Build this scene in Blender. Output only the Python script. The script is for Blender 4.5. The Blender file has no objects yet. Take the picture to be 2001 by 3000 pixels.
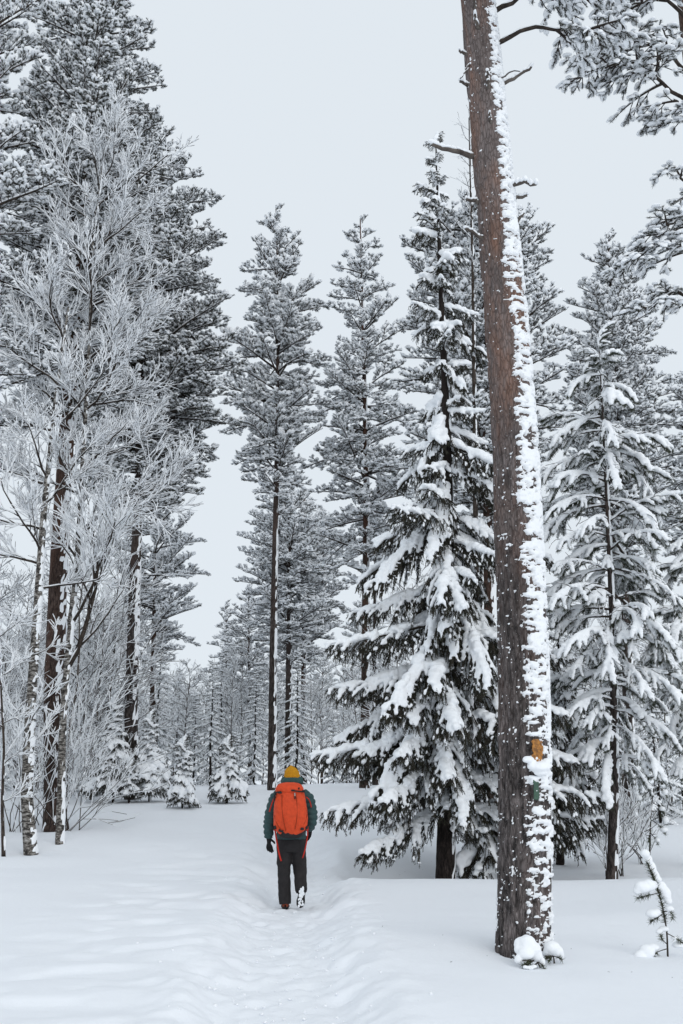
import bpy, math, random
import numpy as np
from mathutils import Vector, Matrix, Euler

sc = bpy.context.scene
col = sc.collection
PI = math.pi

# ---------------------------------------------------------------- camera, sky, sun, exposure
PITCH = math.radians(15.08)
FOC = 2917.0                      # focal length in photograph pixels (35 mm on a 24 x 36 frame)
CAM_Z = 1.6
cam_d = bpy.data.cameras.new('camera')
cam = bpy.data.objects.new('camera', cam_d)
col.objects.link(cam)
cam.location = (0, 0, CAM_Z)
cam.rotation_euler = (PI / 2 + PITCH, 0, 0)
cam_d.sensor_fit = 'VERTICAL'
cam_d.sensor_height = 36.0
cam_d.lens = 35.0
cam_d.clip_start = 0.1
cam_d.clip_end = 3000
sc.camera = cam

world = bpy.data.worlds.new('World')
sc.world = world
world.use_nodes = True
wn = world.node_tree
wn.nodes.clear()
w_out = wn.nodes.new('ShaderNodeOutputWorld')
w_bg = wn.nodes.new('ShaderNodeBackground')
w_sky = wn.nodes.new('ShaderNodeTexSky')
w_sky.sky_type = 'NISHITA'
w_sky.sun_disc = False
SUN_EL, SUN_ROT = math.radians(30), math.radians(152)
w_sky.sun_elevation = SUN_EL
w_sky.sun_rotation = SUN_ROT
w_mix = wn.nodes.new('ShaderNodeMixRGB')
w_mix.inputs[0].default_value = 0.97          # closed cloud deck in front of the blue sky
w_mix.inputs[2].default_value = (7.72, 8.34, 8.92, 1)
wn.links.new(w_sky.outputs[0], w_mix.inputs[1])
wn.links.new(w_mix.outputs[0], w_bg.inputs[0])
w_bg.inputs[1].default_value = 0.1
wn.links.new(w_bg.outputs[0], w_out.inputs[0])

sun_d = bpy.data.lights.new('sun', 'SUN')
sun_d.energy = 1.0
sun_d.angle = math.radians(60)
sun_d.color = (1.0, 0.97, 0.93)
sun = bpy.data.objects.new('sun', sun_d)
col.objects.link(sun)
sun.rotation_euler = (PI / 2 - SUN_EL, 0, PI - SUN_ROT)

sc.view_settings.view_transform = 'Standard'
sc.view_settings.look = 'None'
sc.view_settings.gamma = 1
sc.view_settings.use_curve_mapping = False
sc.view_settings.exposure = 0.0
sc.render.engine = 'CYCLES'
sc.cycles.max_bounces = 12
sc.cycles.diffuse_bounces = 10
sc.cycles.use_denoising = True

# ---------------------------------------------------------------- numbers
def spot(px, row, Y):
    """Point at distance Y that the photograph shows at column px, row row."""
    t = (1500.0 - row) / FOC
    c, s = math.cos(PITCH), math.sin(PITCH)
    dz = Y * (t * c + s) / (c - t * s)
    return np.array(((px - 1000.5) / FOC * (Y * c + dz * s), Y, CAM_Z + dz))

def metres(px, row, Y):
    t = (1500.0 - row) / FOC
    c, s = math.cos(PITCH), math.sin(PITCH)
    dz = Y * (t * c + s) / (c - t * s)
    return px * (Y * c + dz * s) / FOC

def _hash(i, j, k, seed):
    h = (i.astype(np.uint32) * np.uint32(374761393) + j.astype(np.uint32) * np.uint32(668265263)
         + k.astype(np.uint32) * np.uint32(2246822519) + np.uint32((seed * 3266489917) & 0xffffffff))
    h = (h ^ (h >> np.uint32(13))) * np.uint32(1274126177)
    h = (h ^ (h >> np.uint32(16))) * np.uint32(2654435761)
    h = h ^ (h >> np.uint32(15))
    return h.astype(np.float64) / 4294967295.0

def vnoise(P, seed=0):
    P = np.asarray(P, dtype=np.float64)
    F = np.floor(P)
    w = P - F
    w = w * w * (3 - 2 * w)
    I = F.astype(np.int64)
    r = 0
    for a in (0, 1):
        wa = w[..., 0] if a else 1 - w[..., 0]
        for b in (0, 1):
            wb = w[..., 1] if b else 1 - w[..., 1]
            for c in (0, 1):
                wc = w[..., 2] if c else 1 - w[..., 2]
                r = r + wa * wb * wc * _hash(I[..., 0] + a, I[..., 1] + b, I[..., 2] + c, seed)
    return r

def fbm(P, seed=0, octaves=4, gain=0.5):
    r, a, n = 0, 1.0, 0
    P = np.asarray(P, dtype=np.float64)
    for o in range(octaves):
        r = r + a * vnoise(P, seed + o * 17)
        n += a
        a *= gain
        P = P * 2.03 + 11.7
    return r / n

def sstep(a, b, x):
    t = np.clip((x - a) / (b - a), 0, 1)
    return t * t * (3 - 2 * t)

def unit(v):
    v = np.asarray(v, dtype=np.float64)
    return v / np.maximum(np.linalg.norm(v, axis=-1, keepdims=True), 1e-9)

# ---------------------------------------------------------------- mesh building
class Geo:
    def __init__(self):
        self.V, self.T, self.M, self.n = [], [], [], 0
    def add(self, V, T, m=0):
        V = np.asarray(V, dtype=np.float64).reshape(-1, 3)
        T = np.asarray(T, dtype=np.int64).reshape(-1, 3)
        if len(V) == 0 or len(T) == 0:
            return
        self.V.append(V)
        self.T.append(T + self.n)
        self.M.append(np.full(len(T), m, dtype=np.int32))
        self.n += len(V)
    def merge(self, other, M=None, shift=None):
        if other.n == 0:
            return
        V = np.concatenate(other.V)
        if M is not None:
            V = V @ M.T
        if shift is not None:
            V = V + shift
        self.V.append(V)
        self.T.append(np.concatenate(other.T) + self.n)
        self.M.append(np.concatenate(other.M))
        self.n += len(V)
    def arrays(self):
        return np.concatenate(self.V), np.concatenate(self.T), np.concatenate(self.M)
    def mesh(self, name, mats, smooth=True):
        V, T, M = self.arrays()
        me = bpy.data.meshes.new(name)
        me.vertices.add(len(V))
        me.vertices.foreach_set('co', V.astype(np.float32).ravel())
        me.loops.add(len(T) * 3)
        me.loops.foreach_set('vertex_index', T.astype(np.int32).ravel())
        me.polygons.add(len(T))
        me.polygons.foreach_set('loop_start', np.arange(0, len(T) * 3, 3, dtype=np.int32))
        me.polygons.foreach_set('loop_total', np.full(len(T), 3, dtype=np.int32))
        for m in mats:
            me.materials.append(m)
        me.polygons.foreach_set('material_index', M)
        me.polygons.foreach_set('use_smooth', np.full(len(T), smooth, dtype=bool))
        me.update(calc_edges=True)
        return me

def put(name, me, parent=None, loc=None, rot=None, scale=None):
    o = bpy.data.objects.new(name, me)
    col.objects.link(o)
    if parent is not None:
        o.parent = parent
    if loc is not None:
        o.location = loc
    if rot is not None:
        o.rotation_euler = rot
    if scale is not None:
        o.scale = (scale,) * 3 if np.isscalar(scale) else scale
    return o

def thing(name, label, cat, loc=(0, 0, 0), group=None, rz=0.0):
    o = bpy.data.objects.new(name, None)
    col.objects.link(o)
    o.location = loc
    o.rotation_euler = (0, 0, rz)
    o.empty_display_size = 0.2
    o['label'] = label
    o['category'] = cat
    if group:
        o['group'] = group
    return o

def frames(P):
    P = np.asarray(P, dtype=np.float64)
    t = unit(np.gradient(P, axis=0))
    ref = np.array((0.0, 0.0, 1.0)) if abs(t[:, 2]).mean() < 0.8 else np.array((1.0, 0.0, 0.0))
    a = unit(np.cross(t, ref))
    b = np.cross(t, a)
    return t, a, b

def tube(g, P, R, k=6, m=0, cap=True):
    P = np.asarray(P, dtype=np.float64)
    n = len(P)
    R = np.broadcast_to(np.asarray(R, dtype=np.float64), (n,))
    t, a, b = frames(P)
    ang = np.arange(k) * 2 * PI / k
    V = P[:, None, :] + R[:, None, None] * (np.cos(ang)[None, :, None] * a[:, None, :] + np.sin(ang)[None, :, None] * b[:, None, :])
    i = np.arange(n - 1)[:, None] * k
    j = np.arange(k)[None, :]
    q = np.stack([i + j, i + (j + 1) % k, i + k + (j + 1) % k, i + k + j], -1).reshape(-1, 4)
    T = np.concatenate([q[:, [0, 1, 2]], q[:, [0, 2, 3]]])
    V = V.reshape(-1, 3)
    if cap:
        V = np.concatenate([V, P[:1], P[-1:]])
        c0, c1 = n * k, n * k + 1
        jj = np.arange(k)
        T = np.concatenate([T, np.stack([np.full(k, c0), (jj + 1) % k, jj], -1),
                            np.stack([np.full(k, c1), (n - 1) * k + jj, (n - 1) * k + (jj + 1) % k], -1)])
    g.add(V, T, m)

def prisms(g, A, B, ra, rb, m=0, k=3):
    """many short k-sided sticks from A to B"""
    A = np.asarray(A, dtype=np.float64).reshape(-1, 3)
    B = np.asarray(B, dtype=np.float64).reshape(-1, 3)
    N = len(A)
    if N == 0:
        return
    ra = np.broadcast_to(ra, (N,)).astype(float)
    rb = np.broadcast_to(rb, (N,)).astype(float)
    t = unit(B - A)
    ref = np.where(np.abs(t[:, 2:3]) < 0.9, np.array((0.0, 0, 1)), np.array((1.0, 0, 0)))
    a = unit(np.cross(t, ref))
    b = np.cross(t, a)
    ang = np.arange(k) * 2 * PI / k
    off = np.cos(ang)[None, :, None] * a[:, None, :] + np.sin(ang)[None, :, None] * b[:, None, :]
    V = np.concatenate([A[:, None] + ra[:, None, None] * off, B[:, None] + rb[:, None, None] * off], 1)
    base = np.arange(N)[:, None] * (2 * k)
    T = []
    for j in range(k):
        j2 = (j + 1) % k
        T.append(np.concatenate([base + j, base + j2, base + k + j2], 1))
        T.append(np.concatenate([base + j, base + k + j2, base + k + j], 1))
    g.add(V.reshape(-1, 3), np.concatenate(T), m)

def blades(g, B, D, L, W, rng, m=0):
    """needles: one narrow triangle each, from B along D"""
    B = np.asarray(B).reshape(-1, 3)
    N = len(B)
    if N == 0:
        return
    D = unit(D)
    side = unit(np.cross(D, rng.normal(size=(N, 3))))
    L = np.broadcast_to(L, (N,))[:, None]
    W = np.broadcast_to(W, (N,))[:, None]
    V = np.stack([B - side * W * 0.5, B + side * W * 0.5, B + D * L], 1)
    g.add(V.reshape(-1, 3), np.arange(N * 3).reshape(-1, 3), m)

def _ico(level):
    p = (1 + 5 ** 0.5) / 2
    V = [(-1, p, 0), (1, p, 0), (-1, -p, 0), (1, -p, 0), (0, -1, p), (0, 1, p), (0, -1, -p), (0, 1, -p), (p, 0, -1), (p, 0, 1), (-p, 0, -1), (-p, 0, 1)]
    F = [(0, 11, 5), (0, 5, 1), (0, 1, 7), (0, 7, 10), (0, 10, 11), (1, 5, 9), (5, 11, 4), (11, 10, 2), (10, 7, 6), (7, 1, 8),
         (3, 9, 4), (3, 4, 2), (3, 2, 6), (3, 6, 8), (3, 8, 9), (4, 9, 5), (2, 4, 11), (6, 2, 10), (8, 6, 7), (9, 8, 1)]
    V = [unit(v) for v in V]
    for _ in range(level):
        c, G = {}, []
        def mid(i, j):
            key = (min(i, j), max(i, j))
            if key not in c:
                V.append(unit(V[i] + V[j]))
                c[key] = len(V) - 1
            return c[key]
        for (i, j, k) in F:
            x, y, z = mid(i, j), mid(j, k), mid(k, i)
            G += [(i, x, z), (j, y, x), (k, z, y), (x, y, z)]
        F = G
    return np.array(V), np.array(F)
ICO = [_ico(0), _ico(1), _ico(2)]

def lumps(g, C, S, D, rng, m=0, level=1, rough=0.16, flat=0.55):
    """irregular snow lumps at C, semi-axes S (along D, across, up)"""
    C = np.asarray(C, dtype=np.float64).reshape(-1, 3)
    N = len(C)
    if N == 0:
        return
    S = np.broadcast_to(np.asarray(S, dtype=np.float64), (N, 3))
    V0, F0 = ICO[level]
    D = unit(np.broadcast_to(np.asarray(D, dtype=np.float64), (N, 3)))
    up = np.array((0.0, 0, 1))
    a = D
    b = np.cross(up, a)
    bad = np.linalg.norm(b, axis=1) < 0.2
    b[bad] = (0, 1, 0)
    b = unit(b)
    a = np.where(bad[:, None], np.array((1.0, 0, 0)), a)
    c = np.cross(a, b)
    U = np.repeat(V0[None], N, 0)
    rad = 1 + rough * rng.normal(size=(N, len(V0), 1)).clip(-1.6, 1.6)
    U = U * rad
    U[..., 2] = np.where(U[..., 2] < 0, U[..., 2] * flat, U[..., 2])
    V = C[:, None] + U[..., 0:1] * S[:, None, 0:1] * a[:, None] + U[..., 1:2] * S[:, None, 1:2] * b[:, None] + U[..., 2:3] * S[:, None, 2:3] * c[:, None]
    T = (F0[None] + (np.arange(N) * len(V0))[:, None, None]).reshape(-1, 3)
    g.add(V.reshape(-1, 3), T, m)

def fuse(g, name, mats, voxel, smooth=4, decimate=None, factor=0.5):
    """melt overlapping lumps into one continuous surface"""
    me = g.mesh(name + '_raw', mats)
    o = bpy.data.objects.new('temporary', me)
    col.objects.link(o)
    md = o.modifiers.new('r', 'REMESH')
    md.mode = 'VOXEL'
    md.voxel_size = voxel
    md.use_smooth_shade = True
    if smooth:
        ms = o.modifiers.new('s', 'SMOOTH')
        ms.iterations = smooth
        ms.factor = factor
    if decimate:
        mc = o.modifiers.new('d', 'DECIMATE')
        mc.ratio = decimate
    dg = bpy.context.evaluated_depsgraph_get()
    out = bpy.data.meshes.new_from_object(o.evaluated_get(dg), depsgraph=dg)
    out.name = name
    bpy.data.objects.remove(o)
    bpy.data.meshes.remove(me)
    out.materials.clear()
    for m in mats:
        out.materials.append(m)
    out.polygons.foreach_set('use_smooth', np.ones(len(out.polygons), dtype=bool))
    out.polygons.foreach_set('material_index', np.zeros(len(out.polygons), dtype=np.int32))
    return out

# ---------------------------------------------------------------- materials
def mat(name, base=(0.5, 0.5, 0.5), rough=0.7, spec=0.3):
    m = bpy.data.materials.new(name)
    m.use_nodes = True
    b = m.node_tree.nodes['Principled BSDF']
    b.inputs['Base Color'].default_value = (*base, 1)
    b.inputs['Roughness'].default_value = rough
    b.inputs['Specular IOR Level'].default_value = spec
    return m

def node(m, t, **kw):
    n = m.node_tree.nodes.new(t)
    for k, v in kw.items():
        if k in n.inputs:
            n.inputs[k].default_value = v
        else:
            setattr(n, k, v)
    return n

def link(m, a, b):
    m.node_tree.links.new(a, b)

def bsdf(m):
    return m.node_tree.nodes['Principled BSDF']

def noise_colour(m, stops, scale=5.0, detail=5.0, vec='Object', stretch=(1, 1, 1), rough=0.6):
    tc = node(m, 'ShaderNodeTexCoord')
    mp = node(m, 'ShaderNodeMapping')
    mp.inputs['Scale'].default_value = stretch
    nz = node(m, 'ShaderNodeTexNoise', Scale=scale, Detail=detail, Roughness=rough)
    rp = node(m, 'ShaderNodeValToRGB')
    el = rp.color_ramp.elements
    while len(el) < len(stops):
        el.new(0.5)
    for e, (p, c) in zip(el, stops):
        e.position = p
        e.color = (*c, 1)
    link(m, tc.outputs[vec], mp.inputs[0])
    link(m, mp.outputs[0], nz.inputs['Vector'])
    link(m, nz.outputs[0], rp.inputs[0])
    link(m, rp.outputs[0], bsdf(m).inputs['Base Color'])
    return nz, rp, mp

def bump(m, src, strength=0.3, dist=0.01):
    b = node(m, 'ShaderNodeBump', Strength=strength, Distance=dist)
    link(m, src, b.inputs['Height'])
    link(m, b.outputs[0], bsdf(m).inputs['Normal'])
    return b

M_SNOW = mat('snow', (0.87, 0.89, 0.915), 0.75, 0.2)
_n = node(M_SNOW, 'ShaderNodeTexNoise', Scale=55.0, Detail=3.0)
_t = node(M_SNOW, 'ShaderNodeTexCoord')
link(M_SNOW, _t.outputs['Object'], _n.inputs['Vector'])
bump(M_SNOW, _n.outputs[0], 0.35, 0.012)

M_GROUND = mat('ground_snow', (0.845, 0.872, 0.912), 0.7, 0.25)
_t = node(M_GROUND, 'ShaderNodeTexCoord')
_n1 = node(M_GROUND, 'ShaderNodeTexNoise', Scale=9.0, Detail=8.0, Roughness=0.62)
link(M_GROUND, _t.outputs['Object'], _n1.inputs['Vector'])
bump(M_GROUND, _n1.outputs[0], 0.28, 0.03)

M_NEEDLE = mat('pine_needles', (0.04, 0.045, 0.03), 0.65, 0.25)
noise_colour(M_NEEDLE, [(0.3, (0.020, 0.024, 0.015)), (0.55, (0.045, 0.052, 0.032)), (0.75, (0.10, 0.105, 0.075))], 6.0, 4.0, 'Object')
M_SPRUCE = mat('spruce_needles', (0.025, 0.03, 0.018), 0.65, 0.25)
noise_colour(M_SPRUCE, [(0.3, (0.018, 0.020, 0.013)), (0.55, (0.042, 0.045, 0.028)), (0.8, (0.10, 0.10, 0.065))], 6.0, 4.0, 'Object')
M_SEED = mat('seedling_needles', (0.05, 0.065, 0.03), 0.6, 0.25)
noise_colour(M_SEED, [(0.3, (0.022, 0.028, 0.014)), (0.55, (0.05, 0.062, 0.026)), (0.8, (0.13, 0.13, 0.06))], 14.0, 4.0, 'Object')
M_WOOD = mat('dark_twig_bark', (0.045, 0.036, 0.03), 0.85, 0.1)
noise_colour(M_WOOD, [(0.35, (0.022, 0.018, 0.016)), (0.7, (0.075, 0.06, 0.05))], 12.0)
M_FROSTWOOD = mat('frosted_twig', (0.55, 0.55, 0.55), 0.8, 0.2)

def bark_mat(name, low, high, patch, scale=1.0, hi_z=(2.0, 8.0)):
    """plated bark, grey low on the stem, redder higher up"""
    m = mat(name, low, 0.85, 0.15)
    tc = node(m, 'ShaderNodeTexCoord')
    mp = node(m, 'ShaderNodeMapping')
    mp.inputs['Scale'].default_value = (17 * scale, 17 * scale, 4.2 * scale)
    link(m, tc.outputs['Object'], mp.inputs[0])
    vo = node(m, 'ShaderNodeTexVoronoi', feature='DISTANCE_TO_EDGE', Scale=2.2)
    n1 = node(m, 'ShaderNodeTexNoise', Scale=1.6, Detail=6.0, Roughness=0.65)
    n2 = node(m, 'ShaderNodeTexNoise', Scale=0.22, Detail=6.0, Roughness=0.68)
    mixv = node(m, 'ShaderNodeMixRGB', blend_type='ADD')
    mixv.inputs[0].default_value = 0.35
    link(m, mp.outputs[0], n1.inputs['Vector'])
    link(m, mp.outputs[0], n2.inputs['Vector'])
    link(m, mp.outputs[0], mixv.inputs[1])
    link(m, n1.outputs['Color'], mixv.inputs[2])
    link(m, mixv.outputs[0], vo.inputs['Vector'])
    # low / high colours
    r1 = node(m, 'ShaderNodeValToRGB')
    r1.color_ramp.elements[0].position, r1.color_ramp.elements[1].position = 0.38, 0.66
    r1.color_ramp.elements[0].color = (*[c * 0.33 for c in low], 1)
    r1.color_ramp.elements[1].color = (*[c * 1.9 for c in low], 1)
    r2 = node(m, 'ShaderNodeValToRGB')
    r2.color_ramp.elements[0].position, r2.color_ramp.elements[1].position = 0.46, 0.68
    r2.color_ramp.elements[0].color = (*high, 1)
    r2.color_ramp.elements[1].color = (*patch, 1)
    link(m, n1.outputs[0], r1.inputs[0])
    link(m, n2.outputs[0], r2.inputs[0])
    sp = node(m, 'ShaderNodeSeparateXYZ')
    link(m, tc.outputs['Object'], sp.inputs[0])
    mr = node(m, 'ShaderNodeMapRange')
    mr.inputs['From Min'].default_value, mr.inputs['From Max'].default_value = hi_z
    link(m, sp.outputs[2], mr.inputs['Value'])
    add = node(m, 'ShaderNodeMath', operation='MULTIPLY_ADD')
    link(m, n2.outputs[0], add.inputs[0])
    add.inputs[1].default_value = 1.2
    add2 = node(m, 'ShaderNodeMath', operation='ADD')
    add2.inputs[1].default_value = -0.6
    link(m, mr.outputs[0], add2.inputs[0])
    link(m, add2.outputs[0], add.inputs[2])
    add.use_clamp = True
    mx = node(m, 'ShaderNodeMixRGB')
    link(m, add.outputs[0], mx.inputs[0])
    link(m, r1.outputs[0], mx.inputs[1])
    link(m, r2.outputs[0], mx.inputs[2])
    n3 = node(m, 'ShaderNodeTexNoise', Scale=0.10, Detail=5.0, Roughness=0.7)
    link(m, mp.outputs[0], n3.inputs['Vector'])
    r3 = node(m, 'ShaderNodeValToRGB')
    r3.color_ramp.elements[0].position, r3.color_ramp.elements[1].position = 0.36, 0.64
    r3.color_ramp.elements[0].color = (0.66, 0.64, 0.63, 1)
    r3.color_ramp.elements[1].color = (1.15, 1.13, 1.13, 1)
    link(m, n3.outputs[0], r3.inputs[0])
    mz = node(m, 'ShaderNodeMixRGB', blend_type='MULTIPLY')
    mz.inputs[0].default_value = 1.0
    link(m, mx.outputs[0], mz.inputs[1])
    link(m, r3.outputs[0], mz.inputs[2])
    mx = mz
    # furrows
    rv = node(m, 'ShaderNodeValToRGB')
    rv.color_ramp.elements[0].position, rv.color_ramp.elements[1].position = 0.0, 0.16
    rv.color_ramp.elements[0].color = (0.5, 0.48, 0.47, 1)
    rv.color_ramp.elements[1].color = (1, 1, 1, 1)
    link(m, vo.outputs[0], rv.inputs[0])
    mm = node(m, 'ShaderNodeMixRGB', blend_type='MULTIPLY')
    mm.inputs[0].default_value = 0.9
    link(m, mx.outputs[0], mm.inputs[1])
    link(m, rv.outputs[0], mm.inputs[2])
    link(m, mm.outputs[0], bsdf(m).inputs['Base Color'])
    bump(m, rv.outputs[0], 0.6, 0.012)
    return m

M_BARK = bark_mat('pine_bark_near', (0.108, 0.096, 0.094), (0.165, 0.140, 0.134), (0.235, 0.140, 0.105), 1.0, (1.5, 7.5))
# a dusting of rime caught on the rough bark
_n = node(M_BARK, 'ShaderNodeTexNoise', Scale=85.0, Detail=3.0, Roughness=0.7)
_t = node(M_BARK, 'ShaderNodeTexCoord')
link(M_BARK, _t.outputs['Object'], _n.inputs['Vector'])
_r = node(M_BARK, 'ShaderNodeValToRGB')
_r.color_ramp.elements[0].position, _r.color_ramp.elements[1].position = 0.65, 0.74
_r.color_ramp.elements[0].color, _r.color_ramp.elements[1].color = (0, 0, 0, 1), (0.75, 0.75, 0.75, 1)
link(M_BARK, _n.outputs[0], _r.inputs[0])
_m = node(M_BARK, 'ShaderNodeMixRGB')
_m.inputs[2].default_value = (0.72, 0.74, 0.77, 1)
_old = bsdf(M_BARK).inputs['Base Color'].links[0].from_socket
link(M_BARK, _r.outputs[0], _m.inputs[0])
link(M_BARK, _old, _m.inputs[1])
link(M_BARK, _m.outputs[0], bsdf(M_BARK).inputs['Base Color'])
M_BARK_FAR = bark_mat('pine_bark_grey', (0.06, 0.051, 0.048), (0.085, 0.062, 0.054), (0.12, 0.07, 0.05), 1.0, (5.0, 13.0))
M_BARK_RED = bark_mat('pine_bark_red', (0.062, 0.045, 0.039), (0.095, 0.056, 0.043), (0.15, 0.072, 0.046), 1.0, (3.0, 12.0))
M_BARK_DARK = bark_mat('spruce_bark', (0.028, 0.022, 0.02), (0.03, 0.024, 0.022), (0.045, 0.034, 0.03), 1.2, (2.0, 9.0))
M_BIRCH = mat('birch_bark', (0.35, 0.34, 0.32), 0.75, 0.2)
_nz, _rp, _mp = noise_colour(M_BIRCH, [(0.44, (0.03, 0.027, 0.025)), (0.53, (0.17, 0.155, 0.14)), (0.68, (0.42, 0.41, 0.39))], 3.0, 6.0, 'Object', (4, 4, 9))

# ---------------------------------------------------------------- the snow-covered ground
TRAIL = np.array([(-8, 0.1), (0, -0.12), (7.4, -0.42), (10, -0.50), (13.6, -0.62), (16, -0.72), (20, -1.05), (25, -1.6), (33, -2.1), (45, -2.6)])
PROFILE = np.array([(-40, 0.1), (0, 0.14), (8, 0.13), (10, 0.15), (13.6, 0.25), (17, 0.28), (19, 0.42), (22, 0.64), (25, 0.88), (28, 1.06),
                    (33, 1.31), (37, 1.42), (42, 1.40), (50, 1.32), (80, 1.2), (200, 1.4), (900, 1.4)])
DIPS = []                          # (x, y, depth, radius): hollows round stems and little mounds

def ground_z(X, Y, fine=True):
    X = np.asarray(X, dtype=np.float64)
    Y = np.asarray(Y, dtype=np.float64)
    z = np.interp(Y, PROFILE[:, 0], PROFILE[:, 1])
    ramp = 0.35
    # smooth the knots a little
    z = 0.5 * z + 0.25 * np.interp(Y - 1.5, PROFILE[:, 0], PROFILE[:, 1]) + 0.25 * np.interp(Y + 1.5, PROFILE[:, 0], PROFILE[:, 1])
    # the right side lies lower behind the big pine
    low = sstep(0.6, 3.2, X - 0.02 * Y) * sstep(13.5, 17.0, Y) * (1 - sstep(34, 48, Y))
    z = z - low * np.interp(Y, [13, 17, 20, 24, 30, 40], [0, 0.16, 0.3, 0.45, 0.62, 0.45])
    P = np.stack([X, Y, np.zeros_like(X)], -1)
    near = 1 - sstep(60, 120, Y)
    z = z + near * 0.30 * (fbm(P * 0.22, 3, 3) - 0.5) + near * 0.058 * (fbm(P * np.array((0.62, 0.95, 1)), 9, 3) - 0.5)
    # trodden trail
    xc = np.interp(Y, TRAIL[:, 0], TRAIL[:, 1]) + 0.10 * (vnoise(P * 0.5, 41) - 0.5)
    d = np.abs(X - xc)
    wob = 0.42 * (fbm(P * 1.7, 23, 3) - 0.5)
    depth = np.interp(Y, [-5, 0, 7, 11, 13.6, 20, 30, 40], [0.12, 0.12, 0.14, 0.16, 0.17, 0.13, 0.08, 0.0])
    inside = 1 - sstep(0.25, 0.85, d + wob * 1.0)
    z = z - depth * inside
    z = z + 0.018 * np.exp(-((d - 0.86) / 0.22) ** 2) * (depth / 0.2) * (0.4 + 1.2 * vnoise(P * 1.3, 77))
    if fine:
        lump = fbm(P * 6.5, 31, 4, 0.6) - 0.5
        z = z + inside * lump * 0.115 * np.clip(depth * 6.5, 0, 1)
        edge = np.exp(-((d - 0.62) / 0.3) ** 2)
        z = z + edge * (fbm(P * 4.5, 35, 4, 0.6) - 0.5) * 0.13 * np.clip(depth * 6.5, 0, 1)
        # old steps in the loose snow left of the trail
        left = sstep(0.5, 1.0, xc - X) * (1 - sstep(1.9, 3.2, xc - X)) * (1 - sstep(16, 24, Y))
        z = z + left * (np.clip(fbm(P * np.array((2.0, 2.8, 1)), 57, 2) - 0.52, -0.2, 0.08)) * 0.15
        # wind ripples
        z = z + near * 0.008 * (fbm(P * np.array((0.75, 2.6, 1)), 63, 3) - 0.5)
    for (x, y, dz, r) in DIPS:
        q = ((X - x) ** 2 + (Y - y) ** 2) / (r * r)
        z = z + dz * np.exp(-q)
    return z

def gz(x, y, fine=False):
    return float(ground_z(np.array([x]), np.array([y]), fine)[0])

def build_ground():
    xs = np.concatenate([-np.geomspace(12, 700, 46)[::-1], np.arange(-11.9, -4, 0.15), np.arange(-4, 4.6, 0.046), np.arange(4.7, 12, 0.15), np.geomspace(12.1, 700, 46)])
    ys = np.concatenate([-np.geomspace(6, 400, 18)[::-1], np.arange(-5, 5.5, 0.3), np.arange(5.6, 15.6, 0.05), np.arange(15.66, 26, 0.11), np.arange(26.1, 46, 0.25), np.geomspace(46.5, 1500, 60)])
    X, Y = np.meshgrid(xs, ys)
    Z = ground_z(X.ravel(), Y.ravel())
    V = np.stack([X.ravel(), Y.ravel(), Z], -1)
    nx, ny = len(xs), len(ys)
    i = (np.arange(ny - 1)[:, None] * nx + np.arange(nx - 1)[None]).ravel()
    T = np.concatenate([np.stack([i, i + 1, i + nx + 1], -1), np.stack([i, i + nx + 1, i + nx], -1)])
    g = Geo()
    g.add(V, T)
    o = put('snow_ground', g.mesh('snow_ground', [M_GROUND]))
    o['kind'] = 'structure'
    o['label'] = 'snow covered forest floor with a trodden trail'
    return o

# ---------------------------------------------------------------- branch builders
def rot_z(v, a):
    c, s = math.cos(a), math.sin(a)
    return np.array((v[0] * c - v[1] * s, v[0] * s + v[1] * c, v[2]))

def limb_path(L, pitch, bow, rng, n=9, wig=0.10):
    """limb leaving along +X; elevation goes from pitch+bow to pitch-bow"""
    t = np.linspace(0, 1, n)
    el = pitch + bow * (1 - 2 * t)
    yaw = np.cumsum(rng.normal(size=n)) * wig * 0.5
    d = np.stack([np.cos(el) * np.cos(yaw), np.cos(el) * np.sin(yaw), np.sin(el)], -1)
    P = np.zeros((n, 3))
    P[1:] = np.cumsum(d[:-1] * L / (n - 1), 0)
    return P

def along(P, u):
    x = u * (len(P) - 1)
    i = min(int(x), len(P) - 2)
    f = x - i
    return P[i] * (1 - f) + P[i + 1] * f, unit(P[i + 1] - P[i])

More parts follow.
